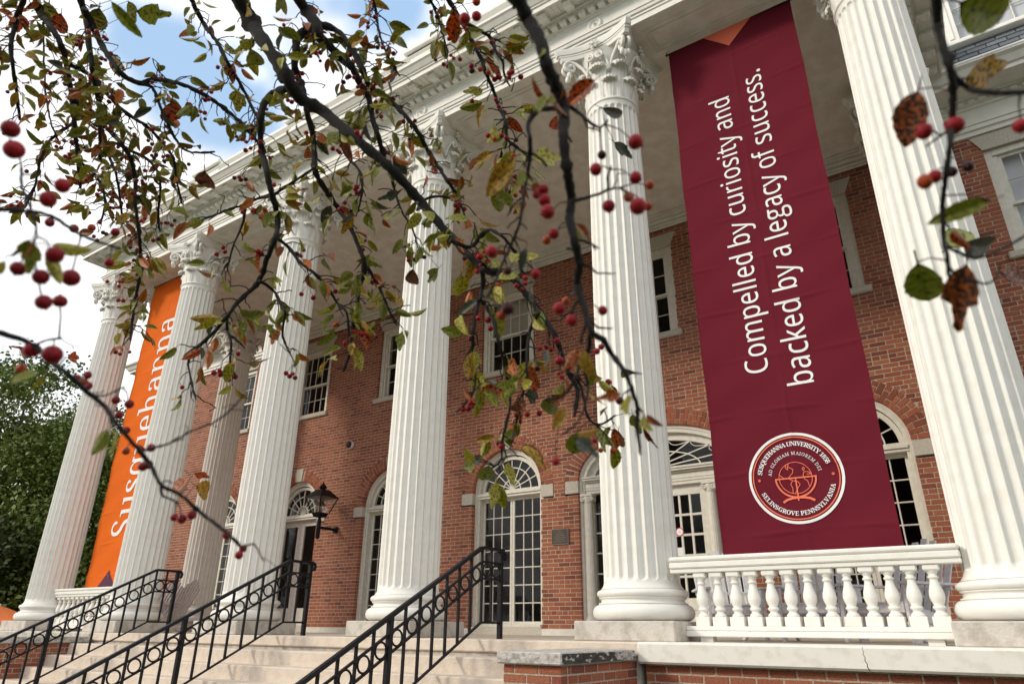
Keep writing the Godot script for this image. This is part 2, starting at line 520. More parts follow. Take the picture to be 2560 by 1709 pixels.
func wall_runs(va: float, vb: float, ring: float, lo: float, hi: float) -> Array:
	var vm := (va + vb) / 2.0
	var cuts := []
	for g in ground_bays:
		if vm < SPRING:
			var w: float = g[1]
			if vm > 2.32:
				w += 0.29
			cuts.append([g[0] - w, g[0] + w])
		elif vm < SPRING + g[2] + ring:
			var w := ell(vm - SPRING, g[1] + ring, g[2] + ring)
			if w > 0.02:
				cuts.append([g[0] - w, g[0] + w])
	for u in upper_bays:
		if vm > 5.06 and vm < 5.19:
			cuts.append([u - 0.79, u + 0.79])
		elif vm >= 5.19 and vm < 7.05:
			cuts.append([u - 0.695, u + 0.695])
		elif vm >= 7.05 and vm < 7.33:
			var w := 0.70 + 0.13 * (vm - 7.05) / 0.28
			cuts.append([u - w, u + w])
	var runs := []
	var at := lo
	for c in cuts:
		if c[0] > at:
			runs.append([at, minf(c[0], hi)])
		at = maxf(at, c[1])
	cuts.sort_custom(func(p, q): return p[0] < q[0])
	runs = []
	at = lo
	for c in cuts:
		if c[0] - at > 0.02:
			runs.append([at, c[0]])
		at = maxf(at, c[1])
	if hi - at > 0.02:
		runs.append([at, hi])
	return runs

func hall() -> void:
	var h := thing("brick_hall", "red brick hall with cream arched windows and slate roof behind the portico", "building", Vector3(0, 0, 0))
	var lo := -23.0
	var hi := 7.0
	var wall := hub("wall", h)
	var mo := MB.new()
	var rows := int(round((7.45 + 0.07) / 0.0763))
	var ch := (7.45 + 0.07) / rows
	for i in rows:
		for r in wall_runs(-0.07 + i * ch, -0.07 + (i + 1) * ch, RING - 0.03, lo, hi):
			mo.box(Vector3(r[0] + (0.006 if r[0] > lo else 0.0), -0.07 + i * ch, WZ - 0.32), Vector3(r[1] - 0.006, -0.07 + (i + 1) * ch, WZ))
	made("mortar", mo, M.mortar, wall)
	var laid := lay(Transform3D(Basis(), Vector3(0, 0, WZ)), -0.07, 7.45, 0.0763, 0.238, func(a, b): return wall_runs(a, b, RING, lo, hi))
	put_bricks(wall, laid, 300, func(p): return (100.0 if (p.x > -7.3 and p.x < -6.4 and p.y < 3.6) or (p.x > -10.6 and p.x < -8.9 and p.y < 2.6) or (p.x > -0.8 and p.x < 0.3 and p.y < 2.6) else 0.0) - p.distance_to(cam_xf.origin))
	# closed shell: back, sides, floors and ceiling
	var sh := MB.new()
	sh.box(Vector3(lo, GROUND_Y - 0.2, -16.0), Vector3(hi, 8.2, -15.7))
	sh.box(Vector3(lo, GROUND_Y - 0.2, -15.7), Vector3(lo + 0.3, 8.2, WZ - 0.33))
	sh.box(Vector3(hi - 0.3, GROUND_Y - 0.2, -15.7), Vector3(hi, 8.2, WZ - 0.33))
	sh.box(Vector3(lo, GROUND_Y - 0.2, WZ - 0.32), Vector3(hi, -0.19, WZ - 0.001))
	made("side_wall", sh, M.brick_1, h)
	var inn := MB.new()
	inn.box(Vector3(lo + 0.31, -0.25, -15.6), Vector3(hi - 0.31, -0.2, WZ - 0.34))
	inn.box(Vector3(lo + 0.31, 4.3, -15.6), Vector3(hi - 0.31, 4.5, WZ - 0.34))
	inn.box(Vector3(lo + 0.31, 8.0, -15.6), Vector3(hi - 0.31, 8.2, WZ - 0.34))
	inn.box(Vector3(lo + 0.31, -0.2, -15.65), Vector3(hi - 0.31, 8.0, -15.6))
	for x in [-19.7, -13.0, -9.75, -6.6, -3.2, 0.0, 3.4]:
		inn.box(Vector3(x - 0.06, -0.2, -15.6), Vector3(x + 0.06, 8.0, WZ - 0.40))
	made("interior", inn, M.interior, h)
	# stone base course
	var bc := MB.new()
	var at := lo
	for g in ground_bays:
		bc.cbox(Vector3(at, FLOOR_Y - 0.02, WZ - 0.2), Vector3(g[0] - g[1], -0.072, WZ + 0.03), 0.006)
		at = g[0] + g[1]
	bc.cbox(Vector3(at, FLOOR_Y - 0.02, WZ - 0.2), Vector3(hi, -0.072, WZ + 0.03), 0.006)
	made("base_course", bc, M.cream_paint, h)
	for g in ground_bays:
		arch_trim(h, g)
		if g[3] == "entrance":
			entrance(h, g)
		else:
			arched_window(h, g)
	for k in upper_bays.size():
		sash_window(h, upper_bays[k], k)
	# cornice of the wings, gutter and slate roof
	for side in [[lo, XL - 0.42], [0.42, hi]]:
		var f := MB.new()
		var pr := [Vector2(0.0, 7.34), Vector2(0.05, 7.345), Vector2(0.05, 7.42), Vector2(0.09, 7.43), Vector2(0.09, 7.50), Vector2(0.115, 7.51), Vector2(0.115, 7.54), Vector2(0.09, 7.55), Vector2(0.09, 7.80), Vector2(0.13, 7.815), Vector2(0.13, 7.85), Vector2(0.17, 7.86), Vector2(0.17, 7.93), Vector2(0.24, 7.94), Vector2(0.24, 7.97), Vector2(0.62, 7.975), Vector2(0.62, 8.05), Vector2(0.66, 8.06), Vector2(0.72, 8.16), Vector2(0.78, 8.20), Vector2(0.78, 8.25), Vector2(0.3, 8.26)]
		ring_extrude(f, pr, side[0], side[1], WZ, -15.9, side[0] == lo, side[0] != lo)
		made("cornice", f, M.white_paint, h)
		var x: float = side[0] + 0.1
		while x < side[1]:
			if x > -19.0 and x < 3.2:
				boxed("dentil", Vector3(x, 7.865, WZ + 0.165), Vector3(x + 0.085, 7.925, WZ + 0.215), M.white_paint, h, 0.003)
			x += 0.145
	slate_roof(h, lo, hi)

func ring_extrude(f: MB, pr: Array, x0: float, x1: float, z0: float, zb: float, left := true, right := true) -> void:
	for i in pr.size() - 1:
		var a: Vector2 = pr[i]
		var b: Vector2 = pr[i + 1]
		var la := x0 - a.x if left else x0
		var lb := x0 - b.x if left else x0
		var ra := x1 + a.x if right else x1
		var rb := x1 + b.x if right else x1
		f.quad(Vector3(lb, b.y, z0 + b.x), Vector3(rb, b.y, z0 + b.x), Vector3(ra, a.y, z0 + a.x), Vector3(la, a.y, z0 + a.x))
		if left:
			f.quad(Vector3(lb, b.y, zb), Vector3(lb, b.y, z0 + b.x), Vector3(la, a.y, z0 + a.x), Vector3(la, a.y, zb))
		if right:
			f.quad(Vector3(rb, b.y, z0 + b.x), Vector3(rb, b.y, zb), Vector3(ra, a.y, zb), Vector3(ra, a.y, z0 + a.x))

func arch_trim(h: Node, g: Array) -> void:
	var cx: float = g[0]
	var a: float = g[1]
	var b: float = g[2]
	var arch := hub("brick_arch", h)
	var am := MB.new()
	am.band(arch_pts(cx, SPRING, a + 0.005, b + 0.005, 40), arch_pts(cx, SPRING, a + RING - 0.004, b + RING - 0.004, 40), WZ - 0.3, WZ - 0.003)
	made("mortar", am, M.mortar, arch)
	# voussoirs: a long and a short brick in every slot, swapped from slot to slot
	var mid := arch_pts(cx, SPRING, a, b, 400)
	var total := 0.0
	for k in 400:
		total += mid[k].distance_to(mid[k + 1])
	var n := int(round(total / 0.078))
	var step := total / n
	var run := 0.0
	var slot := 0
	for k in 400:
		var s := mid[k].distance_to(mid[k + 1])
		if run + s >= (slot + 0.5) * step and slot < n:
			var p := mid[k]
			var tn := (mid[k + 1] - mid[k]).normalized()
			var nr := Vector2(-tn.y, tn.x)
			if nr.dot(p - Vector2(cx, SPRING - 0.5)) < 0:
				nr = -nr
			if absf(p.x - cx) > 0.12:
				for q in 2:
					var l := 0.19 if (slot + q) % 2 == 0 else 0.083
					var s0 := 0.0 if q == 0 else RING - l
					var ctr := p + nr * (s0 + l / 2.0)
					var wdt := step * (1.0 + (s0 + l / 2.0) / ((a + b) / 2.0)) - 0.013
					var bs := Basis(Vector3(tn.x, tn.y, 0), Vector3(nr.x, nr.y, 0), Vector3(tn.x, tn.y, 0).cross(Vector3(nr.x, nr.y, 0)).normalized()).scaled_local(Vector3(wdt, l, 0.11))
					part("brick", unit_box, M["brick_%d" % brick_tone()], arch, Transform3D(bs, Vector3(ctr.x, ctr.y, WZ - 0.049 + rng.randf_range(-0.002, 0.002))))
			slot += 1
		run += s
	# keystone and impost blocks
	var ks := MB.new()
	ks.prism(PackedVector2Array([Vector2(cx - 0.095, SPRING + b - 0.01), Vector2(cx + 0.095, SPRING + b - 0.01), Vector2(cx + 0.135, SPRING + b + RING + 0.03), Vector2(cx - 0.135, SPRING + b + RING + 0.03)]), WZ - 0.2, WZ + 0.02)
	made("keystone", ks, M.stone, arch)
	for s in [-1.0, 1.0]:
		var x0: float = cx + s * a
		var x1: float = cx + s * (a + 0.284)
		boxed("impost_block", Vector3(minf(x0, x1), 2.322, WZ - 0.15), Vector3(maxf(x0, x1), 2.556, WZ + 0.009), M.stone, arch, 0.004)

func bar(b: MB, p: Vector2, q: Vector2, w: float, z0: float, z1: float) -> void:
	var d := (q - p).normalized()
	var o := Vector2(-d.y, d.x) * w / 2.0
	b.prism(PackedVector2Array([p - o, q - o, q + o, p + o]), z0, z1)

func fanlight(win: Node, cx: float, ys: float, a: float, b: float, z: float, spokes: int, arcs: Array, hubr: float, scallop := false) -> void:
	for k in range(1, spokes):
		var q := PI * k / spokes
		var m := MB.new()
		bar(m, Vector2(cx - cos(q) * hubr, ys + sin(q) * hubr), Vector2(cx - cos(q) * a, ys + sin(q) * b), 0.02, z, z + 0.03)
		made("fan_bar", m, M.cream_paint, win)
	for r in arcs:
		var m := MB.new()
		m.band(arch_pts(cx, ys, a * r - 0.011, b * r - 0.011, 28), arch_pts(cx, ys, a * r + 0.011, b * r + 0.011, 28), z, z + 0.032)
		made("fan_arc", m, M.cream_paint, win)
	var hb := MB.new()
	hb.prism(arch_pts(cx, ys, hubr, hubr, 16), z, z + 0.036)
	made("fan_hub", hb, M.cream_paint, win)
	if scallop:
		var m := MB.new()
		for k in spokes:
			var q0 := PI * k / spokes
			var q1 := PI * (k + 1) / spokes
			var p0 := Vector2(cx - cos(q0) * a, ys + sin(q0) * b)
			var p1 := Vector2(cx - cos(q1) * a, ys + sin(q1) * b)
			var last := p0
			for i in range(1, 7):
				var u := i / 6.0
				var dip := 4.0 * u * (1.0 - u) * 0.10
				var c := p0.lerp(p1, u)
				c -= (c - Vector2(cx, ys)).normalized() * dip
				bar(m, last, c, 0.012, z + 0.002, z + 0.026)
				last = c
		made("fan_swag", m, M.cream_paint, win)
	var g := MB.new()
	g.prism(arch_pts(cx, ys, a, b, 28), z + 0.008, z + 0.013)
	made("pane", g, M.glass, win)

func panes(win: Node, x0: float, x1: float, y0: float, y1: float, nx: int, ny: int, z: float, w := 0.022, mt: Material = null) -> void:
	if mt == null:
		mt = M.cream_paint
	for i in range(1, nx):
		var x := lerpf(x0, x1, float(i) / nx)
		boxed("muntin", Vector3(x - w / 2, y0, z), Vector3(x + w / 2, y1, z + 0.032), mt, win, 0.006)
	for j in range(1, ny):
		var y := lerpf(y0, y1, float(j) / ny)
		boxed("muntin", Vector3(x0, y - w / 2, z + 0.001), Vector3(x1, y + w / 2, z + 0.030), mt, win, 0.006)
	for i in nx:
		for j in ny:
			var a := Vector3(lerpf(x0, x1, float(i) / nx), lerpf(y0, y1, float(j) / ny), z + 0.010)
			var b := Vector3(lerpf(x0, x1, float(i + 1) / nx), lerpf(y0, y1, float(j + 1) / ny), z + 0.015)
			part("pane", unit_box, M.glass, win, Transform3D(Basis.from_euler(Vector3(rng.randf_range(-0.004, 0.004), rng.randf_range(-0.004, 0.004), 0)).scaled_local(b - a), (a + b) / 2.0))

func arched_window(h: Node, g: Array) -> void:
	var cx: float = g[0]
	var a: float = g[1]
	var dbl: bool = g[3] == "double"
	var win := hub("arched_double_door" if dbl else "arched_window", h)
	var zf := WZ - 0.10
	var zl := WZ - 0.30
	# casing: jambs and arched head, two steps
	var c := MB.new()
	for st in [[0.0, 0.055, zf], [0.055, 0.10, zf - 0.03]]:
		var o: float = a - st[0]
		var i: float = a - st[1]
		c.band(arch_pts(cx, SPRING, i, i, 36), arch_pts(cx, SPRING, o, o, 36), zl - 0.05, st[2])
		for s in [-1.0, 1.0]:
			c.box(Vector3(minf(cx + s * o, cx + s * i), -0.07, zl - 0.05), Vector3(maxf(cx + s * o, cx + s * i), SPRING, st[2]))
	made("casing", c, M.cream_paint, win)
	var t := MB.new()
	t.cbox(Vector3(cx - a + 0.056, 2.43, zl), Vector3(cx + a - 0.056, 2.475, zf - 0.01), 0.004)
	t.cbox(Vector3(cx - a + 0.057, 2.478, zl), Vector3(cx + a - 0.057, 2.53, zf + 0.02), 0.006)
	made("transom", t, M.cream_paint, win)
	var fs := MB.new()
	var r1: float = a - 0.10
	fs.band(arch_pts(cx, SPRING - 0.02, r1 - 0.075, r1 - 0.075, 36), arch_pts(cx, SPRING - 0.02, r1, r1, 36), zf - 0.16, zf - 0.10)
	fs.box(Vector3(cx - r1, SPRING - 0.028, zf - 0.165), Vector3(cx + r1, SPRING + 0.03, zf - 0.098))
	made("fan_frame", fs, M.cream_paint, win)
	fanlight(win, cx, SPRING + 0.03, r1 - 0.075, r1 - 0.10, zf - 0.155, 8, [0.32, 0.70], 0.055)
	boxed("sill", Vector3(cx - a + 0.001, FLOOR_Y - 0.02, zl - 0.1), Vector3(cx + a - 0.001, -0.04, WZ + 0.028), M.stone, win, 0.006)
	boxed("threshold", Vector3(cx - a + 0.1, -0.04, zl), Vector3(cx + a - 0.1, 0.0, zf + 0.01), M.cream_paint, win)
	if dbl:
		for s in [-1.0, 1.0]:
			var x0: float = cx if s > 0 else cx - (a - 0.1)
			var x1: float = cx + (a - 0.1) if s > 0 else cx
			var d := MB.new()
			d.cbox(Vector3(x0 + 0.003, 0.0, zl), Vector3(x0 + 0.13, 2.43, zl + 0.05), 0.004)
			d.cbox(Vector3(x1 - 0.13, 0.0, zl), Vector3(x1 - 0.003, 2.43, zl + 0.05), 0.004)
			d.cbox(Vector3(x0 + 0.13, 2.29, zl), Vector3(x1 - 0.13, 2.43, zl + 0.048), 0.004)
			d.cbox(Vector3(x0 + 0.13, 0.0, zl), Vector3(x1 - 0.13, 0.35, zl + 0.048), 0.004)
			made("door_leaf", d, M.door_paint, win)
			boxed("pane", Vector3(x0 + 0.13, 0.35, zl + 0.018), Vector3(x1 - 0.13, 2.29, zl + 0.024), M.glass, win, 0.0)
	else:
		for s in [-1.0, 1.0]:
			var x0: float = cx if s > 0 else cx - (a - 0.1)
			var x1: float = cx + (a - 0.1) if s > 0 else cx
			var d := MB.new()
			d.cbox(Vector3(x0 + 0.002, 0.0, zl), Vector3(x0 + 0.055, 2.43, zl + 0.045), 0.004)
			d.cbox(Vector3(x1 - 0.055, 0.0, zl), Vector3(x1 - 0.002, 2.43, zl + 0.045), 0.004)
			d.cbox(Vector3(x0 + 0.055, 2.37, zl), Vector3(x1 - 0.055, 2.43, zl + 0.043), 0.004)
			d.cbox(Vector3(x0 + 0.055, 0.0, zl), Vector3(x1 - 0.055, 0.055, zl + 0.043), 0.004)
			made("leaf_frame", d, M.cream_paint, win)
			panes(win, x0 + 0.055, x1 - 0.055, 0.055, 2.37, 3, 7, zl + 0.005)

func entrance(h: Node, g: Array) -> void:
	var cx: float = g[0]
	var a: float = g[1]
	var b: float = g[2]
	var win := hub("entrance", h)
	var zf := WZ - 0.06
	var zl := WZ - 0.26
	var c := MB.new()
	for st in [[0.0, 0.06, zf], [0.06, 0.13, zf - 0.02], [0.13, 0.26, zf - 0.12]]:
		c.band(arch_pts(cx, SPRING, a - st[1], b - st[1], 48), arch_pts(cx, SPRING, a - st[0], b - st[0], 48), zl - 0.05, st[2])
	for s in [-1.0, 1.0]:
		for st in [[0.0, 0.05, zf], [0.05, 0.09, zf - 0.03]]:
			var o: float = cx + s * (a - st[0])
			var i: float = cx + s * (a - st[1])
			c.box(Vector3(minf(o, i), -0.07, zl - 0.05), Vector3(maxf(o, i), SPRING, st[2]))
	made("casing", c, M.cream_paint, win)
	# entablature over the door
	var e := MB.new()
	for q in [[2.30, 2.355, 0.02], [2.355, 2.40, 0.035], [2.405, 2.50, 0.03], [2.505, 2.53, 0.07], [2.535, 2.565, 0.13], [2.57, 2.61, 0.15]]:
		e.cbox(Vector3(cx - a + 0.09, q[0], zl - 0.04), Vector3(cx + a - 0.09, q[1], zf + q[2] - 0.08), 0.005)
	made("entablature", e, M.cream_paint, win)
	fanlight(win, cx, 2.612, a - 0.262, b - 0.31, zl + 0.05, 9, [0.62], 0.16, true)
	# four small Ionic columns
	for s in [-1.42, -0.95, 0.95, 1.42]:
		var col := hub("ionic_column", win)
		col.position = Vector3(cx + s, 0, zf - 0.06)
		var m := MB.new()
		var rows := []
		for i in 9:
			var v := i / 8.0
			var r := PackedVector3Array()
			for k in 96:
				var q := TAU * k / 96.0
				r.append(Vector3(cos(q), 0, sin(q)) * ((0.088 - 0.012 * v) * (1.0 - 0.05 * pow(absf(sin(q * 8.0)), 0.7))) + Vector3(0, 0.14 + v * 2.0, 0))
			rows.append(r)
		m.grid(rows, true, true)
		m.lathe([Vector2(0.12, 0.0), Vector2(0.12, 0.05), Vector2(0.105, 0.06), Vector2(0.115, 0.09), Vector2(0.095, 0.11), Vector2(0.09, 0.14)], 32)
		made("shaft", m, M.cream_paint, col)
		var cp := MB.new()
		cp.lathe([Vector2(0.078, 2.12), Vector2(0.09, 2.14), Vector2(0.084, 2.16), Vector2(0.10, 2.20), Vector2(0.10, 2.25)], 32)
		for sx in [-1.0, 1.0]:
			var pts := []
			var rad := []
			for k in 26:
				var q := k / 25.0 * TAU * 1.6
				var rr := 0.052 * (1.0 - k / 32.0)
				pts.append(Vector3(sx * (0.085 + rr * sin(q)), 2.20 + rr * cos(q), 0.085)); rad.append(0.012)
			cp.tube(pts, rad, 6)
			cp.cbox(Vector3(sx * 0.085 - 0.045, 2.155, -0.08), Vector3(sx * 0.085 + 0.045, 2.245, 0.08), 0.02)
		cp.cbox(Vector3(-0.125, 2.25, -0.11), Vector3(0.125, 2.298, 0.11), 0.006)
		made("capital", cp, M.cream_paint, col)
		boxed("pilaster", Vector3(-0.07, -0.04, -0.19), Vector3(0.07, 2.298, -0.085), M.cream_paint, col)
	# double door: each leaf has three panes across, five high, over a panel
	for s in [-1.0, 1.0]:
		var x0: float = cx + 0.004 if s > 0 else cx - 0.865
		var x1: float = cx + 0.865 if s > 0 else cx - 0.004
		var d := MB.new()
		d.cbox(Vector3(x0, 0.0, zl), Vector3(x0 + 0.14, 2.30, zl + 0.05), 0.004)
		d.cbox(Vector3(x1 - 0.14, 0.0, zl), Vector3(x1, 2.30, zl + 0.05), 0.004)
		d.cbox(Vector3(x0 + 0.14, 2.13, zl), Vector3(x1 - 0.14, 2.30, zl + 0.048), 0.004)
		d.cbox(Vector3(x0 + 0.14, 0.0, zl), Vector3(x1 - 0.14, 0.22, zl + 0.048), 0.004)
		d.cbox(Vector3(x0 + 0.14, 0.22, zl + 0.01), Vector3(x1 - 0.14, 0.42, zl + 0.035), 0.012)
		made("door_leaf", d, M.cream_paint, win)
		panes(win, x0 + 0.14, x1 - 0.14, 0.42, 2.13, 3, 5, zl + 0.008, 0.042)
		# side light
		var y0: float = cx + 1.03 * s
		var y1: float = cx + 1.34 * s
		boxed("sidelight_panel", Vector3(minf(y0, y1), 0.0, zl), Vector3(maxf(y0, y1), 0.5, zl + 0.04), M.cream_paint, win)
		panes(win, minf(y0, y1), maxf(y0, y1), 0.5, 2.30, 1, 5, zl + 0.008, 0.03)
	var hg := MB.new()
	for y in [0.4, 1.3, 2.15]:
		hg.cbox(Vector3(cx + 0.862, y, zl + 0.03), Vector3(cx + 0.882, y + 0.12, zl + 0.062), 0.003)
	made("hinge", hg, M.bronze, win)
	boxed("threshold", Vector3(cx - a + 0.001, FLOOR_Y - 0.02, zl - 0.1), Vector3(cx + a - 0.001, -0.0, WZ + 0.028), M.stone, win, 0.006)
	# round red-rimmed sticker and a paper notice on the panes
	var sk := MB.new()
	sk.lathe([Vector2(0.0, 0.0), Vector2(0.075, 0.0), Vector2(0.075, 0.002), Vector2(0.0, 0.002)], 28, Vector3.ZERO, true)
	part("sticker_rim", sk.mesh(), M.sticker_red, win, Transform3D(Basis(Vector3.RIGHT, PI / 2), Vector3(cx + 0.30, 1.50, zl + 0.045)))
	var sk2 := MB.new()
	sk2.lathe([Vector2(0.0, 0.0), Vector2(0.058, 0.0), Vector2(0.058, 0.003), Vector2(0.0, 0.003)], 28, Vector3.ZERO, true)
	part("sticker", sk2.mesh(), M.white_plain, win, Transform3D(Basis(Vector3.RIGHT, PI / 2), Vector3(cx + 0.30, 1.50, zl + 0.047)))
	boxed("notice", Vector3(cx + 0.20, 1.10, zl + 0.040), Vector3(cx + 0.33, 1.24, zl + 0.042), M.white_plain, win, 0.0)

func sash_window(h: Node, cx: float, k: int) -> void:
	var win := hub("sash_window", h)
	var zf := WZ - 0.05
	var hw := 0.695
	var c := MB.new()
	for s in [-1.0, 1.0]:
		c.cbox(Vector3(minf(cx + s * hw, cx + s * (hw - 0.105)), 5.19, WZ - 0.25), Vector3(maxf(cx + s * hw, cx + s * (hw - 0.105)), 7.05, zf), 0.006)
		c.cbox(Vector3(minf(cx + s * (hw - 0.105), cx + s * (hw - 0.165)), 5.19, WZ - 0.25), Vector3(maxf(cx + s * (hw - 0.105), cx + s * (hw - 0.165)), 6.94, zf - 0.03), 0.004)
	c.cbox(Vector3(cx - hw + 0.105, 6.94, WZ - 0.25), Vector3(cx + hw - 0.105, 7.05, zf - 0.002), 0.006)
	made("frame", c, M.cream_paint, win)
	var g := 0.53
	for q in [[5.21, 6.06, WZ - 0.20, "lower_sash"], [6.02, 6.94, WZ - 0.15, "upper_sash"]]:
		var d := MB.new()
		d.cbox(Vector3(cx - g, q[0], q[2]), Vector3(cx - g + 0.05, q[1], q[2] + 0.045), 0.004)
		d.cbox(Vector3(cx + g - 0.05, q[0], q[2]), Vector3(cx + g, q[1], q[2] + 0.045), 0.004)
		d.cbox(Vector3(cx - g + 0.05, q[0], q[2]), Vector3(cx + g - 0.05, q[0] + 0.05, q[2] + 0.043), 0.004)
		d.cbox(Vector3(cx - g + 0.05, q[1] - 0.05, q[2]), Vector3(cx + g - 0.05, q[1], q[2] + 0.043), 0.004)
		made(q[3], d, M.cream_paint, win)
		panes(win, cx - g + 0.05, cx + g - 0.05, q[0] + 0.05, q[1] - 0.05, 4, 2, q[2] + 0.004, 0.018)
	var s := MB.new()
	s.cbox(Vector3(cx - 0.785, 5.065, WZ - 0.2), Vector3(cx + 0.785, 5.188, WZ + 0.07), 0.02)
	made("sill", s, M.stone, win)
	var l := MB.new()
	l.prism(PackedVector2Array([Vector2(cx - 0.695, 7.052), Vector2(cx + 0.695, 7.052), Vector2(cx + 0.825, 7.328), Vector2(cx - 0.825, 7.328)]), WZ - 0.2, WZ + 0.015)
	made("lintel", l, M.stone, win)
	if k == 3:
		boxed("blind", Vector3(cx - 0.5, 6.05, WZ - 0.27), Vector3(cx + 0.5, 6.95, WZ - 0.26), M.blind, win, 0.0)
	if k == 6:
		boxed("blind", Vector3(cx - 0.5, 5.22, WZ - 0.27), Vector3(cx + 0.5, 6.95, WZ - 0.26), M.blind_pale, win, 0.0)

func slate_roof(h: Node, lo: float, hi: float) -> void:
	var r := MB.new()
	var y0 := 8.24
	var z0 := WZ + 0.55
	var y1 := 11.2
	var z1 := WZ - 0.55
	r.quad(Vector3(lo + 1.0, y1, z1), Vector3(hi, y1, z1), Vector3(hi, y0, z0), Vector3(lo - 0.55, y0, z0))
	r.quad(Vector3(lo + 1.0, y1, -15.0), Vector3(lo + 1.0, y1, z1), Vector3(lo - 0.55, y0, z0), Vector3(lo - 0.55, y0, -16.0))
	r.quad(Vector3(lo + 1.0, y1, -15.0), Vector3(hi, y1, -15.0), Vector3(hi, y1, z1), Vector3(lo + 1.0, y1, z1))
	r.quad(Vector3(hi, y1, z1), Vector3(hi, y1, -15.0), Vector3(hi, y0, -16.0), Vector3(hi, y0, z0))
	var roof := made("roof", r, M.roof_felt, h)
	# single slates where they can be told apart, right of the portico
	var up := Vector3(0, y1 - y0, z1 - z0).normalized()
	var out := Vector3.RIGHT.cross(up)
	for i in 9:
		var x := 0.95 + (0.13 if i % 2 else 0.0) - 0.1
		while x < 4.2:
			var w := 0.275
			var ctr := Vector3(x + w / 2, y0, z0) + up * (0.02 + i * 0.125 + 0.09) + out * 0.022
			if not (i > 4 and x > 0.75 and x < 2.6):
				var bs := Basis(Vector3.RIGHT, up, out).rotated(Vector3.RIGHT, -0.13) * Basis.from_euler(Vector3(0, rng.randf_range(-0.01, 0.01), rng.randf_range(-0.008, 0.008)))
				part("slate", unit_box, M.slate if rng.randf() < 0.6 else M.slate_dark, roof, Transform3D(bs.scaled_local(Vector3(w - 0.014, 0.165, 0.02)), ctr))
			x += w
	for q in range(0, 14):
		var x := -22.9 + q * 0.27
		for i in 6:
			var ctr := Vector3(x + (0.13 if i % 2 else 0.0), y0, z0) + up * (0.02 + i * 0.125 + 0.09) + out * 0.022
			part("slate", unit_box, M.slate if rng.randf() < 0.6 else M.slate_dark, roof, Transform3D(Basis(Vector3.RIGHT, up, out).rotated(Vector3.RIGHT, -0.13).scaled_local(Vector3(0.258, 0.165, 0.02)), ctr))
	var gt := MB.new()
	for sx in [[lo - 0.75, XL - 1.0], [0.95, hi]]:
		gt.tube([Vector3(sx[0], 8.245, WZ + 0.76), Vector3(sx[1], 8.245, WZ + 0.76)], [0.035, 0.035], 8)
	made("gutter", gt, M.white_paint, h)
	# dormer with a small-paned window
	var d := hub("dormer", h)
	var zd := WZ + 0.42
	var b := MB.new()
	b.cbox(Vector3(0.98, 8.96, zd - 2.0), Vector3(1.24, 10.6, zd), 0.008)
	b.cbox(Vector3(1.10, 9.03, zd), Vector3(1.17, 10.6, zd + 0.02), 0.006)
	b.cbox(Vector3(2.26, 8.96, zd - 2.0), Vector3(2.52, 10.6, zd), 0.008)
	b.cbox(Vector3(1.24, 10.4, zd - 2.0), Vector3(2.26, 10.6, zd), 0.008)
	b.cbox(Vector3(0.92, 8.89, zd - 0.3), Vector3(2.58, 8.96, zd + 0.06), 0.01)
	b.cbox(Vector3(1.24, 8.96, zd - 0.12), Vector3(2.26, 9.03, zd - 0.02), 0.006)
	made("surround", b, M.white_paint, d)
	var rf := MB.new()
	rf.prism(PackedVector2Array([Vector2(0.85, 10.6), Vector2(2.65, 10.6), Vector2(1.75, 11.2)]), zd - 2.0, zd + 0.1)
	made("gable", rf, M.white_paint, d)
	boxed("curtain", Vector3(1.24, 8.99, zd - 0.135), Vector3(2.26, 10.4, zd - 0.13), M.blind_pale, d, 0.0)
	panes(d, 1.24, 2.26, 9.03, 10.4, 4, 4, zd - 0.10, 0.02)

# ------------------------------------------------------------------ porch
func porch() -> void:
	var p := thing("porch", "pale stone porch floor with painted ledge over a red brick base", "porch")
	boxed("floor_slab", Vector3(-17.05, FLOOR_Y - 0.12, WZ + 0.031), Vector3(0.9, FLOOR_Y, 0.74), M.step_stone, p, 0.012)
	for q in [[-3.0, 1.0, "right"], [-17.15, -12.72, "left"]]:
		var led := MB.new()
		led.cbox(Vector3(q[0], FLOOR_Y - 0.175, -0.2), Vector3(q[1], FLOOR_Y + 0.004, 0.78), 0.018)
		made("ledge", led, M.ledge_paint if q[2] == "right" else M.concrete, p)
		if q[2] == "right":
			var ck := MB.new()
			var cp := [Vector2(-1.13, -0.19), Vector2(-1.133, -0.205), Vector2(-1.128, -0.222), Vector2(-1.135, -0.24), Vector2(-1.124, -0.262), Vector2(-1.129, -0.285), Vector2(-1.117, -0.305), Vector2(-1.119, -0.325), Vector2(-1.108, -0.352)]
			for k in cp.size() - 1:
				bar(ck, cp[k], cp[k + 1], 0.002 + 0.0007 * k, 0.772, 0.7805)
			made("crack", ck, M.rubber, p)
		var base := hub("brick_base", p)
		var mo := MB.new()
		mo.box(Vector3(q[0] + 0.03, GROUND_Y - 0.2, -0.3), Vector3(q[1] - 0.1, FLOOR_Y - 0.175, 0.66))
		made("mortar", mo, M.mortar, base)
		var lo: float = q[0] + 0.03
		var hi: float = q[1] - 0.1
		var laid := lay(Transform3D(Basis(), Vector3(0, 0, 0.66)), GROUND_Y - 0.05, FLOOR_Y - 0.185, 0.0685, 0.222, func(_a, _b): return [[lo, hi]])
		put_bricks(base, laid, 60, func(v): return v.y * 2.0 + v.x * (1.0 if q[2] == "right" else 0.2))
	# the porch body under the floor, and its sides
	var bd := MB.new()
	bd.box(Vector3(-17.0, GROUND_Y - 0.2, WZ), Vector3(0.85, FLOOR_Y - 0.121, -0.31))
	bd.box(Vector3(-12.70, GROUND_Y - 0.2, -0.30), Vector3(-3.02, FLOOR_Y - 0.121, 0.70))
	made("core", bd, M.concrete, p)

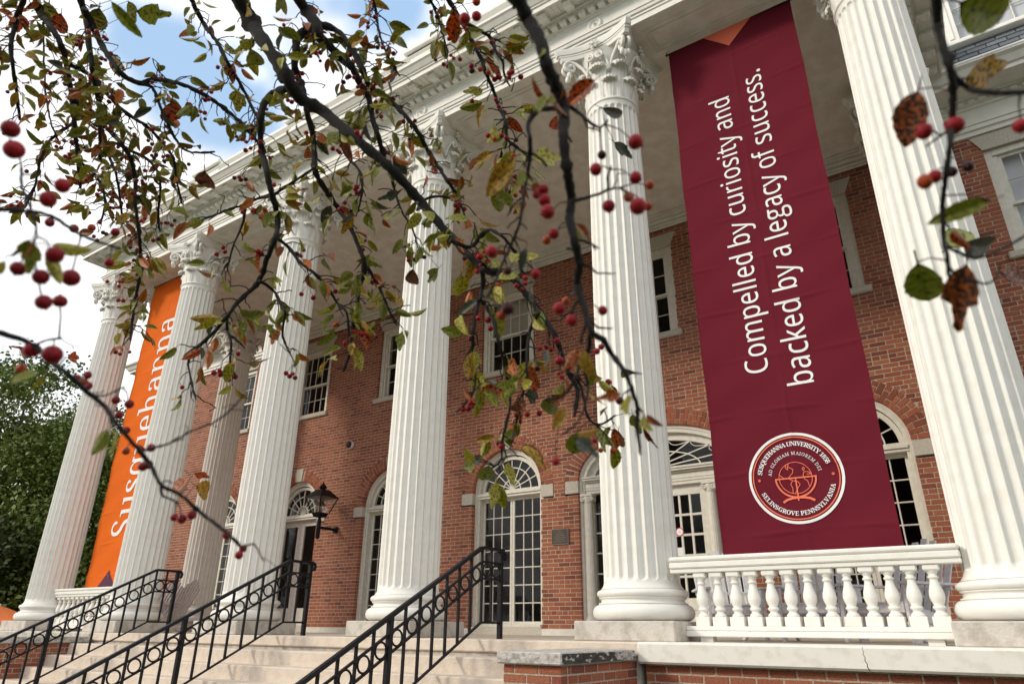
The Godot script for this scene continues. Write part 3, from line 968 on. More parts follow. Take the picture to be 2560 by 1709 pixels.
# ------------------------------------------------------------------ columns
func bell(y: float) -> float:                     # radius of the capital's bell
	var u := clampf((y - 6.56) / 0.80, 0, 1)
	return 0.335 + 0.03 * u + 0.10 * pow(u, 4.0)

func shaft_mesh() -> ArrayMesh:
	var m := MB.new()
	var y0 := 0.30
	var y1 := 6.52
	var nf := 24
	var per := 12
	var half := PI / nf * 0.85
	var fy0 := 0.375
	var fy1 := 6.44
	var ys := [y0, 0.315, 0.34, 0.365]
	for k in 9:
		ys.append(fy0 + 0.05 * k / 8.0)
	for k in range(1, 12):
		ys.append(lerpf(fy0 + 0.05, fy1 - 0.05, k / 12.0))
	for k in 9:
		ys.append(fy1 - 0.05 + 0.05 * k / 8.0)
	ys.append_array([6.475, 6.50, y1])
	var rows := []
	for y in ys:
		var v: float = (y - y0) / (y1 - y0)
		var r := 0.394 - 0.052 * pow(v, 1.7)
		if y < 0.365:
			r += 0.035 * pow((0.365 - y) / 0.065, 2.0)
		if y > 6.475:
			r += 0.012 * pow((y - 6.475) / 0.045, 2.0)
		var e := clampf(minf((y - fy0) / 0.05, (fy1 - y) / 0.05), 0.0, 1.0)
		var wf := sqrt(maxf(0.0, 1.0 - (1.0 - e) * (1.0 - e)))
		var row := PackedVector3Array()
		for f in nf:
			for j in per:
				# put the sample points on the fillet and across the flute
				var s := -1.0 + 2.0 * j / (per - 1.0)
				var ang := TAU * f / nf + (s * half if j < per else 0.0)
				var dep := 0.0
				if wf > 0.0 and absf(s) < wf:
					dep = 0.036 * sqrt(maxf(0.0, 1.0 - pow(s / wf, 2.0))) * (r / 0.39) * wf
				row.append(Vector3(cos(ang) * (r - dep), y, sin(ang) * (r - dep)))
		rows.append(row)
	m.grid(rows, true, true)
	return m.mesh()

func base_mesh() -> ArrayMesh:
	var m := MB.new()
	var pr := [Vector2(0.0, 0.0), Vector2(0.47, 0.0)]
	for k in 11:
		var a := -PI / 2 + PI * k / 10.0
		pr.append(Vector2(0.445 + 0.072 * cos(a), 0.078 + 0.076 * sin(a)))
	pr.append(Vector2(0.455, 0.157)); pr.append(Vector2(0.455, 0.168))
	for k in 7:
		var a := PI * k / 6.0
		pr.append(Vector2(0.447 - 0.022 * sin(a), 0.19 - 0.022 * cos(a)))
	pr.append(Vector2(0.447, 0.222))
	for k in 9:
		var a := -PI / 2 + PI * k / 8.0
		pr.append(Vector2(0.435 + 0.036 * cos(a), 0.258 + 0.034 * sin(a)))
	pr.append(Vector2(0.435, 0.297)); pr.append(Vector2(0.40, 0.303))
	m.lathe(pr, 64)
	return m.mesh()

func acanthus(y0: float, hgt: float, wid: float, curl: float, ribs: int) -> ArrayMesh:      # a leaf on the +z side of the bell
	var m := MB.new()
	var rows := []
	for i in 17:
		var t := i / 16.0
		var o := 0.012
		var y := y0
		if t < 0.62:
			y = y0 + hgt * 0.84 * t / 0.62
			o += 0.028 * t
		else:
			var a := (t - 0.62) / 0.38 * PI * 1.12
			var o1 := 0.012 + 0.028 * 0.62
			o = o1 + curl * (1.0 - cos(a))
			y = y0 + hgt * 0.84 + hgt * 0.16 * sin(minf(a, PI / 2)) - (curl * 0.8 * (1.0 - sin(a)) if a > PI / 2 else 0.0)
		var w := wid * (0.80 + 0.30 * sin(t * PI * 0.75)) * (1.0 if t < 0.62 else lerpf(1.0, 0.62, (t - 0.62) / 0.38))
		w *= 1.0 + 0.07 * sin(t * 44.0)
		var row := PackedVector3Array()
		for j in 15:
			var s := -1.0 + j / 7.0
			var oo := o - 0.030 * s * s * (1.0 - 0.6 * t) + 0.009 * cos(s * PI * ribs) * (0.4 + t) - (0.012 if absf(s) > 0.9 else 0.0)
			var ang := s * w / 0.40
			var rr := bell(minf(y, 7.3)) + maxf(oo, -0.01)
			row.append(Vector3(sin(ang) * rr, y - 0.03 * s * s * t, cos(ang) * rr))
		rows.append(row)
	m.grid(rows)
	# the curled lip has a thickness of its own
	var lip := []
	var rad := []
	for j in 15:
		lip.append(rows[13][j] + Vector3(0, -0.004, 0)); rad.append(0.016)
	m.tube(lip, rad, 6)
	return m.mesh()

func spiral(c: Vector3, u: Vector3, w: Vector3, r: float, turns: float, rad: float, lead: Array) -> ArrayMesh:
	var m := MB.new()
	var pts := lead.duplicate()
	var rr := []
	for k in lead.size():
		rr.append(rad * lerpf(0.75, 1.0, float(k) / maxi(lead.size(), 1)))
	for k in 34:
		var q := k / 33.0
		var a := q * TAU * turns
		var s := r * (1.0 - 0.82 * q)
		pts.append(c + u * (sin(a) * s) + w * (cos(a) * s)); rr.append(rad * (1.0 - 0.45 * q))
	m.tube(pts, rr, 7)
	var eye := MB.new()
	m.tube([c - u.cross(w) * rad * 1.6, c + u.cross(w) * rad * 1.6], [r * 0.22, r * 0.22], 10)
	return m.mesh()

func abacus_mesh() -> ArrayMesh:
	var m := MB.new()
	var rings := []
	for lv in [[7.345, 0.90], [7.40, 0.93], [7.405, 0.95], [7.43, 0.955], [7.435, 0.985], [7.50, 1.02], [7.528, 1.02]]:
		var row := PackedVector3Array()
		for side in 4:
			var rot := Basis(Vector3.UP, side * PI / 2)
			for k in 13:
				var u := -1.0 + k / 6.0
				var x := u * 0.535
				var z := 0.585 - 0.135 * (1.0 - u * u)
				row.append(rot * Vector3(x * lv[1], lv[0], z * lv[1]))
		rings.append(row)
	for i in rings.size() - 1:
		for j in 52:
			var a: Vector3 = rings[i][j]; var b: Vector3 = rings[i][(j + 1) % 52]
			var d: Vector3 = rings[i + 1][(j + 1) % 52]; var e: Vector3 = rings[i + 1][j]
			m.quad(e, d, b, a)
	for j in 52:
		m.tri(Vector3(0, 7.345, 0), rings[0][j], rings[0][(j + 1) % 52])
	return m.mesh()

func columns() -> void:
	var sm := shaft_mesh()
	var bm := base_mesh()
	var ab := abacus_mesh()
	var bl := MB.new()
	var pr := []
	for k in 13:
		var y := 6.50 + 0.86 * k / 12.0
		pr.append(Vector2(bell(y), y))
	bl.lathe(pr, 48)
	var ring := MB.new()
	var rp := []
	for k in 9:
		var a := -PI / 2 + PI * k / 8.0
		rp.append(Vector2(0.345 + 0.022 * cos(a), 6.535 + 0.024 * sin(a)))
	ring.lathe(rp, 64)
	var low := acanthus(6.56, 0.30, 0.125, 0.040, 5)
	var high := acanthus(6.56, 0.53, 0.125, 0.050, 5)
	var dg := Vector3(1, 0, 1).normalized()
	var sd := Vector3(1, 0, -1).normalized()
	var vol := []
	for s in [-1.0, 1.0]:
		var ctr: Vector3 = dg * 0.60 + Vector3(0, 7.235, 0) + sd * 0.045 * s
		var b0: Vector3 = dg * 0.36 + sd * 0.15 * s + Vector3(0, 6.98, 0)
		var b1: Vector3 = dg * 0.43 + sd * 0.10 * s + Vector3(0, 7.18, 0)
		var b2: Vector3 = dg * 0.52 + sd * 0.06 * s + Vector3(0, 7.30, 0)
		vol.append(spiral(ctr, dg, Vector3.UP, 0.095, 1.6, 0.030, [b0, b1, b2]))
	var hel := []
	for s in [-1.0, 1.0]:
		var ctr := Vector3(0.075 * s, 7.22, 0.47)
		hel.append(spiral(ctr, Vector3(-s, 0, 0), Vector3.UP, 0.06, 1.5, 0.020, [Vector3(0.17 * s, 6.98, 0.38), Vector3(0.15 * s, 7.12, 0.40), Vector3(0.115 * s, 7.24, 0.44)]))
	var drop := MB.new()
	for q in [[-0.045, 0.0], [0.045, 0.0], [0.0, -0.07]]:
		var rows := []
		for i in 7:
			var a := PI * i / 6.0
			var r := PackedVector3Array()
			for k in 10:
				r.append(dg * 0.62 + sd * q[0] + Vector3(0, 7.09 + q[1] * 0.3, 0) + Vector3(cos(TAU * k / 10.0) * 0.035 * sin(a), -cos(a) * 0.06, sin(TAU * k / 10.0) * 0.035 * sin(a)))
			rows.append(r)
		drop.grid(rows, true, true)
	var flower := MB.new()
	for k in 7:
		var a := TAU * k / 7.0
		var rows := []
		for i in 5:
			var t := i / 4.0
			var r := PackedVector3Array()
			for j in 5:
				var s := -1.0 + j / 2.0
				var an := a + s * 0.42 * (1.0 - 0.4 * t)
				r.append(Vector3(cos(an) * (0.02 + 0.065 * t), 7.42 + sin(an) * (0.02 + 0.065 * t), 0.475 + 0.05 * sin(t * 2.4) - 0.012 * s * s))
			rows.append(r)
		flower.grid(rows)
	flower.tube([Vector3(0, 7.42, 0.44), Vector3(0, 7.42, 0.53)], [0.03, 0.024], 10)
	var drop_m := drop.mesh()
	var flower_m := flower.mesh()
	var bell_m := bl.mesh()
	var ring_m := ring.mesh()
	var who := ["white fluted Corinthian column at the far end of the portico, left of the orange banner", "white fluted Corinthian column partly covering the orange banner", "white fluted Corinthian column beside the lantern and the double door",
		"white fluted Corinthian column at the middle stair railing's right, before an arched window", "white fluted Corinthian column left of the maroon banner, at the balustrade's end", "white fluted Corinthian column right of the maroon banner, at the balustrade's other end",
		"shaded fluted Corinthian column standing back near the brick wall", "fluted Corinthian column half hidden behind the one right of the maroon banner"]
	for i in 8:
		var at := Vector3(XL + BAY * i, 0, 0) if i < 6 else Vector3(XL if i == 6 else 0.0, 0, -BAY)
		var c := thing("portico_column", who[i], "column", at, "portico columns")
		var pl := MB.new()
		pl.cbox(Vector3(-0.53, FLOOR_Y, -0.53), Vector3(0.53, -0.002, 0.53), 0.012)
		made("plinth", pl, M.concrete, c)
		part("base", bm, M.white_paint, c)
		part("shaft", sm, M.white_paint, c, Transform3D(Basis(Vector3.UP, 0.05 * i), Vector3.ZERO))
		var cap := hub("capital", c)
		part("bell", bell_m, M.white_paint, cap)
		part("astragal", ring_m, M.white_paint, cap)
		part("abacus", ab, M.white_paint, cap)
		for k in 8:
			part("acanthus_leaf", low, M.white_paint, cap, Transform3D(Basis(Vector3.UP, PI / 8 + k * PI / 4), Vector3.ZERO))
			part("acanthus_leaf", high, M.white_paint, cap, Transform3D(Basis(Vector3.UP, k * PI / 4), Vector3.ZERO))
		for k in 4:
			var t := Transform3D(Basis(Vector3.UP, k * PI / 2), Vector3.ZERO)
			part("volute", vol[0], M.white_paint, cap, t)
			part("volute", vol[1], M.white_paint, cap, t)
			part("helix", hel[0], M.white_paint, cap, t)
			part("helix", hel[1], M.white_paint, cap, t)
			part("pendant", drop_m, M.white_paint, cap, t)
			part("flower", flower_m, M.white_paint, cap, t)

# ------------------------------------------------------------------ entablature
func entablature() -> void:
	var e := thing("portico_entablature", "white entablature, cornice and ceiling carried by the portico columns", "entablature", Vector3(0, 0, 0))
	var zb := WZ + 0.02
	var m := MB.new()
	ring_extrude(m, [Vector2(-0.40, 7.72), Vector2(-0.40, 7.53), Vector2(0.40, 7.53), Vector2(0.40, 7.625), Vector2(0.418, 7.63), Vector2(0.418, 7.662), Vector2(0.44, 7.672), Vector2(0.452, 7.715), Vector2(0.465, 7.72), Vector2(0.465, 7.738), Vector2(0.40, 7.742)], XL, 0.0, 0.0, zb)
	made("architrave", m, M.white_paint, e)
	var f := MB.new()
	ring_extrude(f, [Vector2(0.40, 7.742), Vector2(0.40, 8.005), Vector2(0.43, 8.015), Vector2(0.43, 8.04), Vector2(0.46, 8.05)], XL, 0.0, 0.0, zb)
	made("frieze", f, M.white_paint, e)
	var c := MB.new()
	ring_extrude(c, [Vector2(0.46, 8.05), Vector2(0.46, 8.13), Vector2(0.555, 8.135), Vector2(0.555, 8.15), Vector2(0.58, 8.155), Vector2(0.58, 8.20), Vector2(0.80, 8.20), Vector2(0.80, 8.165), Vector2(0.825, 8.165), Vector2(0.825, 8.245), Vector2(0.85, 8.255), Vector2(0.85, 8.275), Vector2(0.87, 8.285), Vector2(0.92, 8.35), Vector2(0.95, 8.37), Vector2(0.95, 8.41), Vector2(0.20, 8.45)], XL, 0.0, 0.0, zb)
	made("cornice", c, M.white_paint, e)
	var p := MB.new()
	ring_extrude(p, [Vector2(0.30, 8.40), Vector2(0.30, 9.22), Vector2(0.34, 9.23), Vector2(0.34, 9.28), Vector2(0.40, 9.34), Vector2(0.40, 9.40), Vector2(-0.2, 9.42)], XL, 0.0, 0.0, zb)
	made("parapet", p, M.white_paint, e)
	for i in 6:
		var x := XL + BAY * i
		var b := MB.new()
		b.cbox(Vector3(x - 0.42, 8.44, -0.2), Vector3(x + 0.42, 9.34, 0.36), 0.006)
		b.cbox(Vector3(x - 0.46, 9.34, -0.2), Vector3(x + 0.46, 9.39, 0.40), 0.008)
		b.cbox(Vector3(x - 0.52, 9.39, -0.2), Vector3(x + 0.52, 9.48, 0.46), 0.012)
		b.cbox(Vector3(x - 0.26, 8.75, 0.36), Vector3(x + 0.26, 8.79, 0.372), 0.004)
		b.cbox(Vector3(x - 0.26, 9.07, 0.36), Vector3(x + 0.26, 9.11, 0.372), 0.004)
		b.cbox(Vector3(x - 0.26, 8.79, 0.36), Vector3(x - 0.22, 9.07, 0.372), 0.004)
		b.cbox(Vector3(x + 0.22, 8.79, 0.36), Vector3(x + 0.26, 9.07, 0.372), 0.004)
		made("parapet_block", b, M.white_paint, e)
		var ro := MB.new()
		ro.lathe([Vector2(0.0, 0.035), Vector2(0.025, 0.03), Vector2(0.03, 0.012), Vector2(0.075, 0.008), Vector2(0.085, 0.03), Vector2(0.105, 0.03), Vector2(0.115, 0.0)], 28)
		part("rosette", ro.mesh(), M.white_paint, e, Transform3D(Basis(Vector3.RIGHT, PI / 2), Vector3(x, 7.865, 0.40)))
	var roof := MB.new()
	roof.box(Vector3(XL - 0.2, 8.46, zb), Vector3(0.2, 8.5, 0.2))
	roof.box(Vector3(XL - 0.2, 9.0, zb), Vector3(0.2, 9.05, -0.1))
	made("roof_deck", roof, M.slate_dark, e)
	var cl := MB.new()
	cl.box(Vector3(XL - 0.39, 7.72, zb), Vector3(0.39, 7.80, 0.39))
	made("ceiling", cl, M.ceiling_paint, e)
	# crown moulding along wall and inner faces of the architrave
	var cm := MB.new()
	for q in [[7.45, 7.50, 0.05], [7.50, 7.55, 0.085], [7.56, 7.63, 0.13], [7.635, 7.66, 0.20], [7.665, 7.72, 0.22]]:
		cm.cbox(Vector3(XL + 0.4, q[0], WZ + 0.012), Vector3(-0.4, q[1] - 0.001, WZ + q[2]), 0.012)
	made("crown_moulding", cm, M.ceiling_paint, e)
	# soffit of the architrave: a painted lining with a raised frame in every bay
	var so := MB.new()
	so.box(Vector3(XL - 0.39, 7.524, -0.39), Vector3(0.39, 7.529, 0.385))
	made("soffit", so, M.ceiling_paint, e)
	for i in 5:
		var x0 := XL + BAY * i + 0.62
		var x1 := x0 + BAY - 1.24
		var fr := MB.new()
		for q in [[0.0, 0.028], [0.07, 0.018]]:
			var a0: float = x0 + q[0]; var a1: float = x1 - q[0]
			var b0: float = -0.24 + q[0]; var b1: float = 0.24 - q[0]
			var w: float = q[1]
			fr.cbox(Vector3(a0, 7.508, b0), Vector3(a1, 7.524, b0 + w), 0.004)
			fr.cbox(Vector3(a0, 7.508, b1 - w), Vector3(a1, 7.524, b1), 0.004)
			fr.cbox(Vector3(a0, 7.508, b0 + w), Vector3(a0 + w, 7.524, b1 - w), 0.004)
			fr.cbox(Vector3(a1 - w, 7.508, b0 + w), Vector3(a1, 7.524, b1 - w), 0.004)
		made("soffit_panel", fr, M.ceiling_paint, e)
	# dentils and modillions, front and left return
	var dn := MB.new()
	dn.cbox(Vector3(-0.05, 8.052, -0.04), Vector3(0.05, 8.132, 0.04), 0.003)
	var dm := dn.mesh()
	var n := int((16.25 + 1.0) / 0.155)
	for k in n + 1:
		part("dentil", dm, M.white_paint, e, Transform3D(Basis(), Vector3(XL - 0.48 + k * (17.21 / n), 0, 0.50)))
	for k in range(1, 30):
		part("dentil", dm, M.white_paint, e, Transform3D(Basis(Vector3.UP, PI / 2), Vector3(XL - 0.50, 0, 0.48 - k * 0.155)))
	for k in range(1, 30):
		part("dentil", dm, M.white_paint, e, Transform3D(Basis(Vector3.UP, PI / 2), Vector3(0.50, 0, 0.48 - k * 0.155)))
	var mo := MB.new()
	var prof := PackedVector2Array([Vector2(0.0, 8.199), Vector2(0.0, 8.125)])
	for k in 9:
		var u := k / 8.0
		prof.append(Vector2(u * 0.17, 8.125 + 0.016 * sin(u * TAU)))
	prof.append_array(PackedVector2Array([Vector2(0.185, 8.135), Vector2(0.185, 8.199)]))
	mo.prism(prof, -0.065, 0.065)
	mo.cbox(Vector3(-0.0, 8.186, -0.08), Vector3(0.20, 8.1995, 0.08), 0.002)
	var mm := mo.mesh()
	var fm := MB.new()
	for s in [-1.0, 1.0]:
		fm.cbox(Vector3(0.02, 8.188, s * 0.165 - 0.012), Vector3(0.212, 8.1998, s * 0.165 + 0.012), 0.003)
	fm.cbox(Vector3(0.20, 8.188, -0.16), Vector3(0.212, 8.1998, 0.16), 0.003)
	var fmm := fm.mesh()
	var nm := 42
	for k in nm + 1:
		var t := Transform3D(Basis(Vector3.UP, -PI / 2), Vector3(XL - 0.66 + k * (17.57 / nm), 0, 0.582))
		part("modillion", mm, M.white_paint, e, t)
		part("coffer_frame", fmm, M.white_paint, e, t)
	for k in range(1, 11):
		part("modillion", mm, M.white_paint, e, Transform3D(Basis(Vector3.UP, PI), Vector3(XL - 0.582, 0, 0.60 - k * 0.418)))
		part("modillion", mm, M.white_paint, e, Transform3D(Basis(), Vector3(0.582, 0, 0.60 - k * 0.418)))

# ------------------------------------------------------------------ stair, piers
func stair_and_piers() -> void:
	var s := thing("staircase", "wide flight of pale pinkish stone steps between the brick piers", "stairs")
	for i in 9:
		var y := FLOOR_Y - 0.158 * (i + 1)
		var z := 0.745 + 0.30 * i
		var b := MB.new()
		b.cbox(Vector3(-12.69, y - 0.17, z - 0.05 if i > 0 else z - 0.03), Vector3(-3.59, y, z + 0.335), 0.012)
		made("step", b, M.step_stone, s)
	var core := MB.new()
	for i in 9:
		core.box(Vector3(-12.68, GROUND_Y - 0.1, 0.70 + 0.30 * i), Vector3(-3.60, FLOOR_Y - 0.158 * (i + 1) - 0.02, 1.0 + 0.30 * i))
	made("core", core, M.concrete, s)
	for q in [[-3.57, -3.05, "stone-capped brick pier in front of the ledge below the maroon banner"], [-13.22, -12.70, "stone-capped brick pier at the stair's shaded end below the orange banner"]]:
		var p := thing("brick_pier", q[2], "pier", Vector3((q[0] + q[1]) / 2, GROUND_Y, 1.36), "stair piers")
		p.position = Vector3.ZERO
		var cap := MB.new()
		cap.use_col = true
		cap.col = Color(0.50, 0.475, 0.44)
		cap.cbox(Vector3(q[0] - 0.035, -0.335, 0.785), Vector3(q[1] + 0.043, -0.245, 2.12), 0.010)
		# black weathering crust on the side away from the stair, with ragged edges
		var crust := FastNoiseLite.new()
		crust.seed = 5; crust.frequency = 2.2; crust.fractal_octaves = 4
		for i in (130 if q[0] > -10.0 else 0):
			for j in 8:
				var za := lerpf(0.80, 2.109, i / 130.0)
				var zc := lerpf(0.80, 2.109, (i + 1) / 130.0)
				var ya := lerpf(-0.3255, -0.2545, j / 8.0)
				var yc := lerpf(-0.3255, -0.2545, (j + 1) / 8.0)
				var k := 0.92 * smoothstep(0.52, 0.60, 0.5 + crust.get_noise_2d(za * 2.6, ya * 14.0) * 0.8 + 0.55 * smoothstep(0.95, 1.45, za) - 0.22 - 3.0 * maxf(ya + 0.27, 0.0))
				cap.col = Color(0.50, 0.475, 0.44).lerp(Color(0.022, 0.022, 0.02), k)
				var xx: float = q[1] + 0.0445
				cap.quad(Vector3(xx, yc, zc), Vector3(xx, yc, za), Vector3(xx, ya, za), Vector3(xx, ya, zc))
		made("cap", cap, M.cap_stone, p)
		var mo := MB.new()
		mo.box(Vector3(q[0], GROUND_Y - 0.2, 0.70), Vector3(q[1], -0.335, 2.055))
		made("mortar", mo, M.mortar, p)
		var lo: float = q[0] - 0.004
		var hi: float = q[1] + 0.004
		var front := lay(Transform3D(Basis(), Vector3(0, 0, 2.055)), GROUND_Y, -0.337, 0.0685, 0.224, func(_a, _b): return [[lo, hi]], 0.013, 0.10)
		put_bricks(p, front, 60, func(v): return v.y)
		var side := lay(Transform3D(Basis(Vector3.UP, PI / 2), Vector3(q[1], 0, 0)), GROUND_Y, -0.337, 0.0685, 0.224, func(_a, _b): return [[-1.945, -0.70]], 0.013, 0.10)
		put_bricks(p, side, 120, func(v): return v.y)
		var other := lay(Transform3D(Basis(Vector3.UP, -PI / 2), Vector3(q[0], 0, 0)), GROUND_Y, -0.337, 0.0685, 0.224, func(_a, _b): return [[0.70, 1.945]], 0.013, 0.10)
		put_bricks(p, other, 0, func(v): return v.y)

func balustrades() -> void:
	var prof := [Vector2(0.050, 0.085), Vector2(0.056, 0.092), Vector2(0.052, 0.105), Vector2(0.034, 0.125), Vector2(0.033, 0.135), Vector2(0.046, 0.148), Vector2(0.050, 0.158), Vector2(0.046, 0.168), Vector2(0.036, 0.178), Vector2(0.045, 0.20), Vector2(0.056, 0.235), Vector2(0.0575, 0.26), Vector2(0.053, 0.295), Vector2(0.043, 0.33), Vector2(0.034, 0.365), Vector2(0.030, 0.385), Vector2(0.031, 0.395), Vector2(0.040, 0.40), Vector2(0.042, 0.408), Vector2(0.040, 0.416), Vector2(0.032, 0.42), Vector2(0.031, 0.435), Vector2(0.036, 0.442), Vector2(0.043, 0.455), Vector2(0.046, 0.462)]
	var m := MB.new()
	m.lathe(prof, 20)
	m.cbox(Vector3(-0.066, 0.0, -0.06), Vector3(0.066, 0.086, 0.06), 0.004)
	m.cbox(Vector3(-0.062, 0.462, -0.058), Vector3(0.062, 0.52, 0.058), 0.012)
	var bm := m.mesh()
	for q in [[-2.84, -0.37, 0.16, 13, "white painted balustrade below the maroon banner", -2.56, -0.60], [XL + 0.38, -13.0 - 0.36, 0.0, 13, "greyish white balustrade below the orange banner", XL + 0.55, -13.52]]:
		var z: float = q[2]
		var b := thing("balustrade", q[4], "balustrade", Vector3.ZERO, "porch balustrades")
		var t := MB.new()
		t.cbox(Vector3(q[0], 0.435, z - 0.075), Vector3(q[1], 0.475, z + 0.075), 0.006)
		t.cbox(Vector3(q[0], 0.475, z - 0.095), Vector3(q[1], 0.535, z + 0.095), 0.012)
		t.cbox(Vector3(q[0], 0.537, z - 0.105), Vector3(q[1], 0.585, z + 0.105), 0.016)
		made("top_rail", t, M.white_paint, b)
		var l := MB.new()
		l.cbox(Vector3(q[0] + 0.12, -0.085, z - 0.075), Vector3(q[1] - 0.12, -0.045, z + 0.085), 0.006)
		l.cbox(Vector3(q[0] + 0.12, -0.135, z - 0.08), Vector3(q[1] - 0.12, -0.087, z + 0.095), 0.006)
		made("bottom_rail", l, M.white_paint, b)
		for k in 2:
			var fx: float = lerpf(q[0] + 0.3, q[1] - 0.3, k)
			boxed("foot", Vector3(fx - 0.06, FLOOR_Y, z - 0.06), Vector3(fx + 0.06, -0.135, z + 0.05), M.white_paint, b)
		for k in q[3]:
			part("baluster", bm, M.white_paint, b, Transform3D(Basis(Vector3.UP, rng.randf_range(-0.02, 0.02)).scaled(Vector3(1, 0.93, 1)), Vector3(lerpf(q[5], q[6], k / (q[3] - 1.0)), -0.045, z)))

func railings() -> void:
	var who := ["black iron stair railing of rings ending before the grey slatted chair", "black iron stair railing of rings ending before the dark double door", "black iron stair railing of rings beside the brick pier, ending before the arched window"]
	var xs := [-11.375, -8.125, -4.875]
	var torus := MB.new()
	var pts := []
	var rad := []
	for k in 29:
		var a := TAU * k / 28.0
		pts.append(Vector3(0, sin(a) * 0.069, cos(a) * 0.069)); rad.append(0.0098)
	torus.tube(pts, rad, 8, false)
	var tm := torus.mesh()
	for i in 3:
		var r := thing("stair_railing", who[i], "railing", Vector3(xs[i], 0, 0), "iron stair railings")
		var zt := 0.255
		var zb := 0.61
		var ze := 3.45
		var k := 0.525
		var top := 0.755
		var hand := func(z): return top if z < zb else top - k * (z - zb)
		# flat handrail with a rounded top, curled end
		var m := MB.new()
		var path := [Vector3(0, top - 0.10, zt - 0.055), Vector3(0, top - 0.03, zt - 0.075), Vector3(0, top, zt - 0.04), Vector3(0, top, zt), Vector3(0, top, zb - 0.01), Vector3(0, top - k * 0.02, zb + 0.03), Vector3(0, hand.call(ze), ze), Vector3(0, hand.call(ze) - 0.02, ze + 0.06)]
		for q in path.size() - 1:
			var a: Vector3 = path[q]
			var b: Vector3 = path[q + 1]
			var d := (b - a).normalized()
			var w := Vector3(0.030, 0, 0)
			var u := Vector3(1, 0, 0).cross(d).normalized() * 0.017
			if u.y < 0:
				u = -u
			var c := [a - w - u, a + w - u, a + w * 0.7 + u, a - w * 0.7 + u]
			var e := [b - w - u, b + w - u, b + w * 0.7 + u, b - w * 0.7 + u]
			for j in 4:
				m.quad(c[j], c[(j + 1) % 4], e[(j + 1) % 4], e[j])
		made("handrail", m, M.iron, r)
		for off in [-0.15, -0.325, -0.775]:
			var b := MB.new()
			var y0: float = top + off
			for sg in [[zt, zb, y0, y0], [zb, ze, y0, y0 - k * (ze - zb)]]:
				var a1 := Vector3(0, sg[2], sg[0])
				var a2 := Vector3(0, sg[3], sg[1])
				var u := Vector3(0, 0.0115, 0)
				var w := Vector3(0.012, 0, 0)
				b.quad(a1 - w + u, a1 + w + u, a2 + w + u, a2 - w + u); b.quad(a1 - w - u, a2 - w - u, a2 + w - u, a1 + w - u)
				b.quad(a1 + w - u, a2 + w - u, a2 + w + u, a1 + w + u); b.quad(a1 - w - u, a1 - w + u, a2 - w + u, a2 - w - u)
			made("rail_bar", b, M.iron, r)
		var z := zt
		var n := 0
		while z < ze:
			var post := n == 0 or n == 9 or n == 18
			var hy: float = hand.call(z)
			var half := 0.025 if post else 0.0128
			var bot := hy - 0.775
			if post:
				bot = FLOOR_Y if z < 0.75 else FLOOR_Y - 0.158 * (floorf((z - 0.745) / 0.30) + 1.0)
			boxed("post" if post else "picket", Vector3(-half, bot, z - half), Vector3(half, hy - 0.004, z + half), M.iron, r, 0.002)
			var z2 := z + (0.178 if n < 2 else 0.20)
			if z2 < ze:
				var mid := (z + z2) / 2.0
				part("ring", tm, M.iron, r, Transform3D(Basis(Vector3.RIGHT, 0.0), Vector3(0, hand.call(mid) - 0.2375, mid)))
			z = z2
			n += 1

# ------------------------------------------------------------------ banners
const BZ := -0.31
func cloth_z(x: float, y: float, sd: float) -> float:          # folds pressed into the cloth, and slack
	var z := 0.012 * sin(y * 1.3 + sd) * sin(x * 2.2 + sd * 2.0) + 0.006 * sin(y * 5.1 + x * 3.0 + sd) + 0.004 * sin(y * 11.0 - x * 6.0)
	var fy := fposmod(y + sd * 0.1, 0.62) - 0.31
	fy += 0.02 * sin(x * 3.0 + sd + floorf((y + sd * 0.1) / 0.62))
	z += 0.0085 * exp(-pow(fy / 0.022, 2.0)) * (0.55 + 0.45 * sin(x * 7.0 + floorf((y + sd * 0.1) / 0.62) * 2.1))
	var fx := x - (-1.62 if sd < 5.0 else -14.73)
	z += 0.009 * exp(-pow(fx / 0.020, 2.0)) * (0.6 + 0.4 * sin(y * 4.0))
	return BZ + z

func cloth(x0: float, x1: float, y0: float, y1: float, sd: float) -> MB:
	var m := MB.new()
	var rows := []
	for i in 521:
		var r := PackedVector3Array()
		var y := lerpf(y0, y1, i / 520.0)
		for j in 91:
			var x := lerpf(x0, x1, j / 90.0)
			var edge := 0.006 * sin(y * 3.1 + sd) if j == 0 or j == 90 else 0.0
			r.append(Vector3(x + edge, y, cloth_z(x, y, sd)))
		rows.append(r)
	m.grid(rows)
	return m

func face(serif: bool, weight := 400) -> SystemFont:
	var f := SystemFont.new()
	f.font_names = PackedStringArray(["Droid Serif" if serif else "Droid Sans"])
	f.font_weight = weight
	return f

